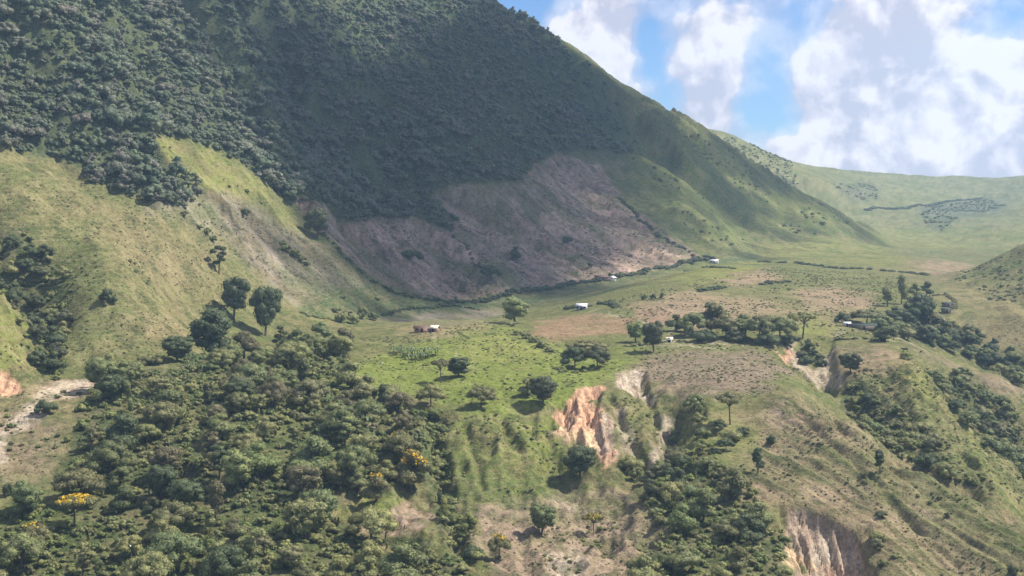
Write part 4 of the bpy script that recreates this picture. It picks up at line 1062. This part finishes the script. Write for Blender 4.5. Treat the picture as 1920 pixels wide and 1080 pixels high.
# scrub over the open slopes
SLOPES = [([(830,785),(940,778),(1020,800),(1075,870),(1060,915),(960,935),(860,930),(820,860)], 370, 520, 2.3, .78), ([(1150,740),(1230,760),(1250,880),(1210,890),(1150,800)], 400, 520, 2.3, .7),
          ([(1440,750),(1600,795),(1760,905),(1960,1010),(1960,1120),(1640,1120),(1620,1000),(1480,940),(1330,950)], 330, 520, 2.0, .32),
          ([(1580,690),(1760,690),(1960,960),(1900,980),(1760,860),(1640,790)], 430, 640, 2.8, .6), ([(-100,300),(180,340),(420,440),(400,640),(250,705),(130,700),(60,480),(-100,440)], 460, 760, 3.4, .14),
          ([(870,940),(1060,930),(1250,950),(1250,1010),(1150,1120),(900,1120)], 340, 440, 2.6, .35), ([(-60,730),(150,735),(140,940),(-60,950)], 340, 480, 4.0, .3), ([(-60,545),(50,620),(60,690),(-60,690)], 440, 520, 2.5, .5),
          ([(640,700),(1000,640),(1180,690),(1000,765),(800,760)], 460, 640, 4.5, .25), ([(1180,180),(1330,255),(1640,445),(1430,445),(1330,480),(1200,330)], 1050, 1600, 7, .35), ([(1780,515),(1960,450),(1960,600),(1850,560)], 700, 1000, 5, .6),
          ([(1330,245),(1480,295),(1500,350),(1440,340),(1380,280)], 1600, 2600, 8.5, .8), ([(1725,388),(1850,374),(1890,385),(1790,412),(1760,440),(1735,420)], 1600, 2800, 8.5, .75), ([(1560,345),(1640,345),(1650,375),(1600,380)], 1700, 2800, 9, .7), ([(-60,255),(180,330),(380,395),(430,370),(520,395),(300,260),(120,300)], 560, 860, 6, .4)]
sx, sy, sz, sh = [], [], [], []
for k, (p, y0, y1, sp, keep) in enumerate(SLOPES):
    a, b, c = scatter(p, sp, y0, y1, 61 + k)
    m = vnoise(a / (sp * 5), b / (sp * 5), 3 + k) > (1 - 2 * keep)
    m &= np.random.default_rng(k).random(len(a)) < .8
    sx.append(a[m]); sy.append(b[m]); sz.append(c[m]); sh.append(np.random.default_rng(90 + k).uniform(.22, .46, m.sum()) * sp * np.random.default_rng(80 + k).uniform(.6, 1.25, m.sum()))
sx, sy, sz, sh = map(np.concatenate, (sx, sy, sz, sh)); g = np.random.default_rng(62)
growth('scrub', sx, sy, sz - .1, np.minimum(sh, 4.5), sh * g.uniform(.8, 1.3, len(sx)), bforms + bforms_s, "low scrub and tussocks dotted over the open grassy slopes", "scrub", 63)
TUFTS = [([(-100,300),(180,340),(420,440),(400,640),(250,705),(130,700),(60,480),(-100,440)], 460, 760, 2.3, .5), ([(560,650),(940,600),(1180,690),(1000,768),(660,745)], 450, 700, 2.6, .4), ([(1150,560),(1450,500),(1700,520),(1760,640),(1560,640),(1450,735),(1200,700)], 470, 1000, 3.0, .35),
         (SPUR, 330, 500, 1.7, .5), ([(1560,650),(1760,690),(1960,960),(1900,980),(1760,860),(1640,790)], 430, 640, 2.0, .5), ([(870,940),(1060,930),(1250,950),(1250,1010),(1150,1120),(900,1120)], 335, 440, 1.8, .45), ([(-60,730),(160,735),(140,945),(-60,955)], 335, 480, 1.9, .5), ([(1780,640),(1960,600),(1960,700)], 560, 800, 2.5, .4),
         ([(1180,690),(1300,740),(1450,745),(1480,700),(1420,660),(1250,665)], 450, 620, 1.9, .5), ([(545,365),(860,400),(1045,290),(1160,370),(1310,480),(1000,545),(860,565),(700,525)], 700, 1500, 4.2, .38), ([(270,392),(420,362),(556,440),(690,535),(560,565),(390,440)], 560, 900, 2.8, .4)]
tx, ty, tz, th = [], [], [], []
for k, (p, y0, y1, sp, keep) in enumerate(TUFTS):
    a, b_, c = scatter(p, sp, y0, y1, 161 + k, jitter=.5); gg = np.random.default_rng(170 + k)
    m = fbm(a / (sp * 4), b_ / (sp * 4), 3, .6, 23 + k) * .7 + gg.uniform(-.5, .5, len(a)) > (1 - 2 * keep) * .6
    tx.append(a[m]); ty.append(b_[m]); tz.append(c[m]); th.append(gg.uniform(.16, .42, m.sum()) * sp)
tx, ty, tz, th = map(np.concatenate, (tx, ty, tz, th))
growth('tussocks', tx, ty, tz - .12, th * .8, th * np.random.default_rng(3).uniform(.7, 1.1, len(tx)), [proto('bush', 'tuft', i + 30, 60, .14, False) for i in range(4)], "grass tussocks and weeds speckling the pastures and ploughed slopes", "tussocks", 164)
print("tufts", len(tx))
print("under", n, "scrub", len(sx))

# ------------------------------------------------------------------ hedges and bushy field edges
def hedge(pts, h, w, leaf, label, step=1.0, seed=0, gaps=0.0):
    g = np.random.default_rng(300 + seed)
    W = [ground_at(u, v) for u, v in pts]; parts = []
    x0 = np.array(W[0])
    for a, b in zip(W[:-1], W[1:]):
        L = math.hypot(b[0] - a[0], b[1] - a[1]); n = max(1, int(L / (w * .55 * step)))
        for k in range(n):
            if g.random() < gaps: continue
            t = (k + g.random()) / n
            x = a[0] + (b[0] - a[0]) * t + g.normal() * w * .25; y = a[1] + (b[1] - a[1]) * t + g.normal() * w * .25
            z = float(land_z(np.array([x]), np.array([y]))[0])
            v, f = crown_np(g, 'bush', 110, .10)
            s = w * g.uniform(.6, 1.15)
            v = v * np.array([s, s, h * g.uniform(.55, 1.25) * .9]) + np.array([x, y, z - .1]) - x0
            parts.append((v, f))
    o = obj('hedge', mesh_np("hedge", *join_np(parts), [LEAF[leaf]]), loc=tuple(x0))
    return props(o, label, 'hedge')
for k, (pts, h, w, leaf, lab, gp) in enumerate([
 ([(603,438),(640,478),(690,524),(740,550),(800,562),(850,569)], 2.6, 3.2, 'dark', "dark hedge curving along the lower left edge of the shaded bare field", .1),
 ([(850,569),(930,560),(1000,545),(1060,535),(1130,525)], 3.6, 4.0, 'dark', "thick dark hedge at the foot of the shaded bare field", .15),
 ([(1150,521),(1200,513),(1250,503),(1300,489),(1340,484)], 4.0, 4.6, 'dark', "dark hedge running from the white house towards the valley head", .1),
 ([(1160,372),(1200,412),(1250,450),(1305,484)], 3.4, 4.0, 'dark', "hedge down the right edge of the shaded bare field", .1),
 ([(848,441),(880,470),(908,505)], 1.8, 2.2, 'dark', "short dark hedge dividing the shaded bare field", .2),
 ([(715,592),(760,580),(850,573),(900,582)], 1.8, 2.4, 'dark', "low hedge across the shaded flat below the bare field", .2),
 ([(1312,546),(1365,540)], 2.6, 3.4, 'dark', "short hedge standing on the sunlit rise, left of two", .05),
 ([(1424,534),(1480,528)], 2.4, 3.4, 'dark', "short hedge standing on the sunlit rise, right of two", .1),
 ([(1290,508),(1330,502),(1385,505)], 2.4, 3.2, 'olive', "olive hedge on top of the sunlit rise", .25),
 ([(1420,490),(1500,494),(1560,503),(1640,506),(1700,512),(1745,516)], 2.6, 4.0, 'dark', "winding hedge along the stream at the valley head", .35),
 ([(1560,640),(1620,636),(1660,640)], 1.6, 2.2, 'dark', "clipped hedge in front of the long shed", .2),
 ([(1750,555),(1775,552),(1790,566),(1790,580)], 1.8, 2.0, 'olive', "curved hedge round the small yard at right", .1),
 ([(1620,394),(1720,386),(1780,378),(1840,372)], 4.5, 7.0, 'dark', "long dark hedge line across the far hillside", .1),
 ([(1570,612),(1640,618),(1700,622)], 1.4, 2.0, 'wood', "low shrub line along the farmyard path", .3),
 ([(1170,650),(1200,648),(1260,640),(1300,642)], 1.6, 2.4, 'wood', "low shrub line along the lane beside the tall plateau tree", .2),
 ([(1060,580),(1085,576)], 3.0, 3.0, 'dark', "dark shrubs against the left of the white plateau house", .0),
 ([(1110,574),(1140,570),(1158,578)], 3.0, 3.0, 'dark', "dark shrubs running right from the white plateau house", .15),
 ([(560,585),(600,596),(640,604)], 1.6, 2.4, 'wood', "low hedge at the foot of the pale bare slope", .2),
 ([(880,636),(860,622),(840,624)], .7, 1.2, 'scrub', "thin weedy field edge on the bright pasture", .2),
]):
    hedge(pts, h, w, leaf, lab, seed=k, gaps=gp)

# ------------------------------------------------------------------ houses
def plain(name, col, rough=.6, spec=.3, metal=0, streak=None):
    M = Mat(name); geo = M.n('ShaderNodeNewGeometry')
    nz = M.noise(1.3, 5, .6, geo.outputs['Position'])
    d = streak or tuple(c * .72 for c in col)
    M.L.new(M.mix(M.rng(nz, .35, .75, 0, .7), col, d), M.b.inputs['Base Color'])
    M.b.inputs['Roughness'].default_value = rough; M.b.inputs['Specular IOR Level'].default_value = spec; M.b.inputs['Metallic'].default_value = metal
    return M.m
TIN = plain("tin_roof", (.66, .66, .68), .5, .4); WALLW = plain("white_wall", (.74, .73, .72)); WALLB = plain("blue_grey_wall", (.42, .43, .50)); DARK = plain("dark_opening", (.03, .03, .035))
THATCH = plain("brown_roof", (.13, .085, .06)); MUD = plain("mud_wall", (.30, .19, .15)); CREAM = plain("cream_roof", (.80, .72, .55)); WOODM = plain("weathered_wood", (.16, .12, .09)); GREYR = plain("grey_roof", (.055, .070, .066), .9, .1)

def box_np(x0, x1, y0, y1, z0, z1):
    v = np.array([(x, y, z) for z in (z0, z1) for y in (y0, y1) for x in (x0, x1)], float)
    return v, np.array([(0, 2, 3, 1), (4, 5, 7, 6), (0, 1, 5, 4), (1, 3, 7, 5), (3, 2, 6, 7), (2, 0, 4, 6)])
def gable_np(x0, x1, y0, y1, ze, zr, t=.07):
    """two sloping sheets with thickness, ridge along x"""
    ym = (y0 + y1) / 2; P = []
    for ya, yb in ((y0, ym), (y1, ym)):
        v = np.array([(x0, ya, ze), (x1, ya, ze), (x1, yb, zr), (x0, yb, zr), (x0, ya, ze + t), (x1, ya, ze + t), (x1, yb, zr + t), (x0, yb, zr + t)], float)
        P.append((v, np.array([(0, 1, 2, 3), (4, 5, 6, 7), (0, 1, 5, 4), (1, 2, 6, 5), (2, 3, 7, 6), (3, 0, 4, 7)])))
    return join_np(P)
def house(u, v, L, D, H, rise, rz, wallm, roofm, label, cat='house', name='house', door=True, wins=(), porch=False, overhang=.5):
    x, y, z = ground_at(u, v)
    e = obj(name, None, loc=(x, y, z - .1)); e.rotation_euler = (0, 0, R(rz))
    w = join_np([box_np(-L / 2, L / 2, -D / 2, D / 2, -.8, H)])
    wl = obj('wall', mesh_np("wall", *w, [wallm]), e)
    gv = np.array([(-L / 2, -D / 2, H + .002), (-L / 2, D / 2, H + .002), (-L / 2, 0, H + rise), (L / 2, -D / 2, H + .002), (L / 2, D / 2, H + .002), (L / 2, 0, H + rise)])
    if rise > .1: obj('gable', mesh_np("gable", gv, np.array([(0, 1, 2), (5, 4, 3)]), [wallm]), e)
    obj('roof', mesh_np("roof", *gable_np(-L / 2 - overhang, L / 2 + overhang, -D / 2 - overhang, D / 2 + overhang, H - overhang * rise / (D / 2) + .06, H + rise + .06), [roofm]), e)
    if door: obj('door', mesh_np("door", *box_np(-.5, .5, -D / 2 - .04, -D / 2 + .02, 0, 2.0), [DARK]), e)
    for wx in wins:
        wi = obj('window', mesh_np("window", *box_np(wx - .55, wx + .55, -D / 2 - .035, -D / 2 + .02, .9, 1.8), [DARK]), e)
        obj('sill', mesh_np("sill", *box_np(wx - .65, wx + .65, -D / 2 - .12, -D / 2 + .01, .78, .88), [wallm]), wi)
    if porch:
        obj('porch_roof', mesh_np("porch_roof", *box_np(L * .08, L / 2 + .6, -D / 2 - 2.2, -D / 2 + .1, H - .35, H - .25), [roofm]), e)
        for px in (L * .1, L * .3, L / 2 + .5): obj('post', mesh_np("post", *box_np(px - .06, px + .06, -D / 2 - 2.1, -D / 2 - 1.98, -.4, H - .36), [WOODM]), e)
    return props(e, label, cat)
house(1091, 580, 5.4, 4.2, 2.3, .9, -14, WALLB, TIN, "white-roofed house among dark shrubs on the plateau field", wins=(-1.9, 1.9), porch=True)
house(1147, 526, 5.2, 4.4, 2.2, 1.1, 62, WALLW, TIN, "white house in the shade at the foot of the bare field", wins=(-1.7, 1.7))
house(1128, 524, 8.5, 4.5, 2.1, 1.0, 20, MUD, THATCH, "low brown hut beside the white house at the bare field's foot")
house(1340, 493, 5.4, 4.0, 1.9, .9, -18, WALLW, TIN, "farthest white-roofed house at the valley head", wins=(-2.4, 2.4))
house(791, 622, 6.6, 3.6, 1.9, .9, 4, MUD, THATCH, "long low brown hut on the sunlit field below the shade line", wins=(-2.2,))
house(815, 621, 3.4, 3.2, 1.8, .8, -24, MUD, CREAM, "little hut with a cream roof joined to the low brown hut")
house(1255, 641, 2.2, 2.0, 1.5, .6, -10, WALLW, CREAM, "tiny pale-roofed hut beside the tall dark plateau tree", cat='hut')
house(1618, 617, 12.0, 4.2, 1.8, .8, 2, WOODM, GREYR, "long grey-roofed shed in the trees on the right of the plateau", cat='shed', name='shed')
house(1588, 612, 2.8, 2.6, 1.7, .5, -6, WALLW, TIN, "small pale-roofed hut at the left end of the long shed", cat='hut')
house(1776, 575, 4.6, 3.4, 1.8, .7, 8, WOODM, GREYR, "upper of two dark little sheds in the yard at right", cat='shed', name='shed')
house(1774, 586, 4.2, 3.2, 1.8, .7, 4, WOODM, GREYR, "lower of two dark little sheds in the yard at right", cat='shed', name='shed')

# ------------------------------------------------------------------ cattle
def cow(u, v, size, rz, col, label):
    x, y, z = ground_at(u, v)
    M = plain("cow_hide", col, .7, .2)
    bm = bmesh.new(); sk = bm.verts.layers.skin.verify()
    J = {'rump': ((-.75, 0, 1.18), .26), 'loin': ((-.35, 0, 1.16), .32), 'chest': ((.35, 0, 1.10), .34), 'shoulder': ((.70, 0, 1.20), .27), 'neck': ((1.0, 0, 1.22), .18), 'poll': ((1.25, 0, 1.20), .15), 'muzzle': ((1.56, 0, .98), .09),
         'tail0': ((-.98, 0, 1.22), .05), 'tail1': ((-1.05, 0, .85), .03), 'tail2': ((-1.05, 0, .50), .045)}
    E = [('rump', 'loin'), ('loin', 'chest'), ('chest', 'shoulder'), ('shoulder', 'neck'), ('neck', 'poll'), ('poll', 'muzzle'), ('rump', 'tail0'), ('tail0', 'tail1'), ('tail1', 'tail2')]
    for s in (-1, 1):
        J['hip%d' % s] = ((-.72, s * .2, .95), .17); J['stifle%d' % s] = ((-.58, s * .22, .72), .12); J['hock%d' % s] = ((-.82, s * .22, .46), .07); J['hoofh%d' % s] = ((-.78, s * .22, .02), .06)
        J['arm%d' % s] = ((.52, s * .2, .88), .14); J['knee%d' % s] = ((.56, s * .21, .48), .07); J['hooff%d' % s] = ((.54, s * .21, .02), .06)
        J['ear%d' % s] = ((1.22, s * .26, 1.24), .045); J['horn%d' % s] = ((1.27, s * .16, 1.44), .03)
        E += [('rump', 'hip%d' % s), ('hip%d' % s, 'stifle%d' % s), ('stifle%d' % s, 'hock%d' % s), ('hock%d' % s, 'hoofh%d' % s), ('chest', 'arm%d' % s), ('arm%d' % s, 'knee%d' % s), ('knee%d' % s, 'hooff%d' % s), ('poll', 'ear%d' % s), ('poll', 'horn%d' % s)]
    V = {}
    for k, (p, r) in J.items():
        V[k] = bm.verts.new(p); V[k][sk].radius = (r, r)
    V['loin'][sk].use_root = True
    for a, b in E: bm.edges.new((V[a], V[b]))
    me = bpy.data.meshes.new("cow"); bm.to_mesh(me); bm.free()
    me.materials.append(M)
    o = obj('cow', me, loc=(x, y, z)); o.scale = (size,) * 3; o.rotation_euler = (0, 0, R(rz))
    o.modifiers.new("body", 'SKIN').use_smooth_shade = True
    md = o.modifiers.new("smooth", 'SUBSURF'); md.levels = 1; md.render_levels = 1
    return props(o, label, 'cow')
cow(1697, 660, 1.15, 172, (.018, .014, .013), "black cow standing on the grass below the farmyard trees")
cow(1545, 612, .95, 10, (.14, .07, .035), "brown cow on the grass left of the long shed")
cow(1727, 662, .7, 30, (.04, .03, .028), "small dark calf right of the black cow")

# ------------------------------------------------------------------ stumps and white sacks
def stump(u, v, h, label):
    x, y, z = ground_at(u, v); g = np.random.default_rng(int(u))
    P = tube_np([(0, 0, -.3), (0, 0, .1), (.05, 0, h * .6), (.12, .04, h)], [.34, .26, .20, .13], 8)
    t = tube_np([(.06, 0, h * .55), (.4, .1, h * .85)], [.09, .05], 5)
    o = obj('tree_stump', mesh_np("tree_stump", *join_np([P, t]), [BARK], smooth=True), loc=(x, y, z))
    props(o, label, 'stump')
stump(749, 988, 1.5, "left one of two thin brown stumps in the small brown clearing")
stump(758, 992, 1.0, "right one of two thin brown stumps in the small brown clearing")
stump(723, 1012, 2.2, "taller dead stump at the lower edge of the small brown clearing")
stump(1140, 985, .8, "short dark stump on the brown field right of the yellow-green tree")
SACK = plain("white_cloth", (.82, .82, .80), .8)
def sack(u, v, s, label):
    x, y, z = ground_at(u, v); bm = bmesh.new()
    bmesh.ops.create_icosphere(bm, subdivisions=3, radius=1)
    for q in bm.verts:
        c = q.co; k = 1 + .14 * math.sin(5 * c.x + 2) * math.cos(4 * c.y) + .1 * math.sin(7 * c.z + u)
        tie = 1 - .45 * max(0, c.z - .45)
        q.co = Vector((c.x * k * tie * .85, c.y * k * tie * .8, (c.z * 1.05 + .7) * k))
        if q.co.z < 0: q.co.z *= .15
    me = bpy.data.meshes.new("sack"); bm.to_mesh(me); bm.free(); me.materials.append(SACK)
    me.polygons.foreach_set("use_smooth", np.ones(len(me.polygons), bool))
    o = obj('sack', me, loc=(x, y, z)); o.scale = (s,) * 3
    props(o, label, 'sack')
sack(243, 1026, .42, "left one of two white bundles in the lower left wood")
sack(262, 1024, .46, "right one of two white bundles in the lower left wood")
sack(717, 682, .30, "single white bundle lying on the bright pasture")
number_sets()


# ------------------------------------------------------------------ cloud whose shade lies on the bowl
def build_cloud():
    H = 1050.0
    edge = [(1010,62),(930,14),(880,40),(820,80),(760,120),(690,118),(640,75),(560,50),(450,40),(455,120),(500,220),(535,320),(562,430),(650,548),(760,602),(900,598),(1000,570),(1130,550),(1230,522),(1330,492),(1430,464),(1500,434),(1590,422),(1500,335),(1330,252),(1150,142)]
    pts = []
    for u, v in edge:
        x, y, z = ground_at(u, v)
        t = (H - z) / SUN_DIR.z
        pts.append((x + SUN_DIR.x * t, y + SUN_DIR.y * t))
    p = np.array(pts); lo, hi = p.min(0), p.max(0)
    g = np.random.default_rng(5)
    bm = bmesh.new(); k = 0
    for _ in range(9000):
        q = lo - 60 + g.random(2) * (hi - lo + 120)
        d = float(in_poly(pts, np.array([q[0]]), np.array([q[1]]))[0])
        gx, gy = q - np.array([SUN_DIR.x, SUN_DIR.y]) * (H / SUN_DIR.z)
        if g.random() > min(max((d + 45) / 110, 0), 1): continue                 # frays out towards its rim
        if UC + F * gx / gy > 1190 and g.random() < .62: continue                # thinner towards its right end
        r = g.uniform(12, 30) if d < 50 else g.uniform(26, 58)
        m = Matrix.Translation((q[0], q[1], H + g.normal() * 14 + min(max(d, 0), 120) * .5)) @ Matrix.Diagonal((r, r, r * g.uniform(.6, .9), 1))
        bmesh.ops.create_icosphere(bm, subdivisions=1, radius=1, matrix=m); k += 1
        if k > 900: break
    me = bpy.data.meshes.new("cloud"); bm.to_mesh(me); bm.free()
    M = Mat("cloud_white"); M.b.inputs['Base Color'].default_value = (.85, .85, .87, 1); M.b.inputs['Roughness'].default_value = 1
    tr = M.n('ShaderNodeBsdfTransparent'); mx = M.n('ShaderNodeMixShader'); mx.inputs[0].default_value = .80
    M.L.new(M.b.outputs[0], mx.inputs[1]); M.L.new(tr.outputs[0], mx.inputs[2]); M.L.new(mx.outputs[0], M.out.inputs[0])
    me.materials.append(M.m)
    o = bpy.data.objects.new("cloud", me); COL.objects.link(o)
    o["kind"] = "stuff"; o["label"] = "white cloud drifting high above the valley"; o["category"] = "cloud"
build_cloud()

# ------------------------------------------------------------------ haze
def build_haze():
    bm = bmesh.new()
    bmesh.ops.create_cube(bm, size=1, matrix=Matrix.Translation((0, 2270, 105)) @ Matrix.Diagonal((7600, 4700, 620, 1)))
    me = bpy.data.meshes.new("haze"); bm.to_mesh(me); bm.free()
    m = bpy.data.materials.new("haze"); m.use_nodes = True
    N, L = m.node_tree.nodes, m.node_tree.links
    N.clear()
    out = N.new('ShaderNodeOutputMaterial'); pv = N.new('ShaderNodeVolumePrincipled')
    pv.inputs['Color'].default_value = (.46, .70, 1, 1)
    pv.inputs['Density'].default_value = HAZE
    pv.inputs['Anisotropy'].default_value = .2
    L.new(pv.outputs[0], out.inputs['Volume'])
    me.materials.append(m)
    o = bpy.data.objects.new("haze", me); COL.objects.link(o)
    o["kind"] = "stuff"; o["label"] = "thin bluish haze filling the whole valley"; o["category"] = "haze"
HAZE = 1.15e-4
build_haze()
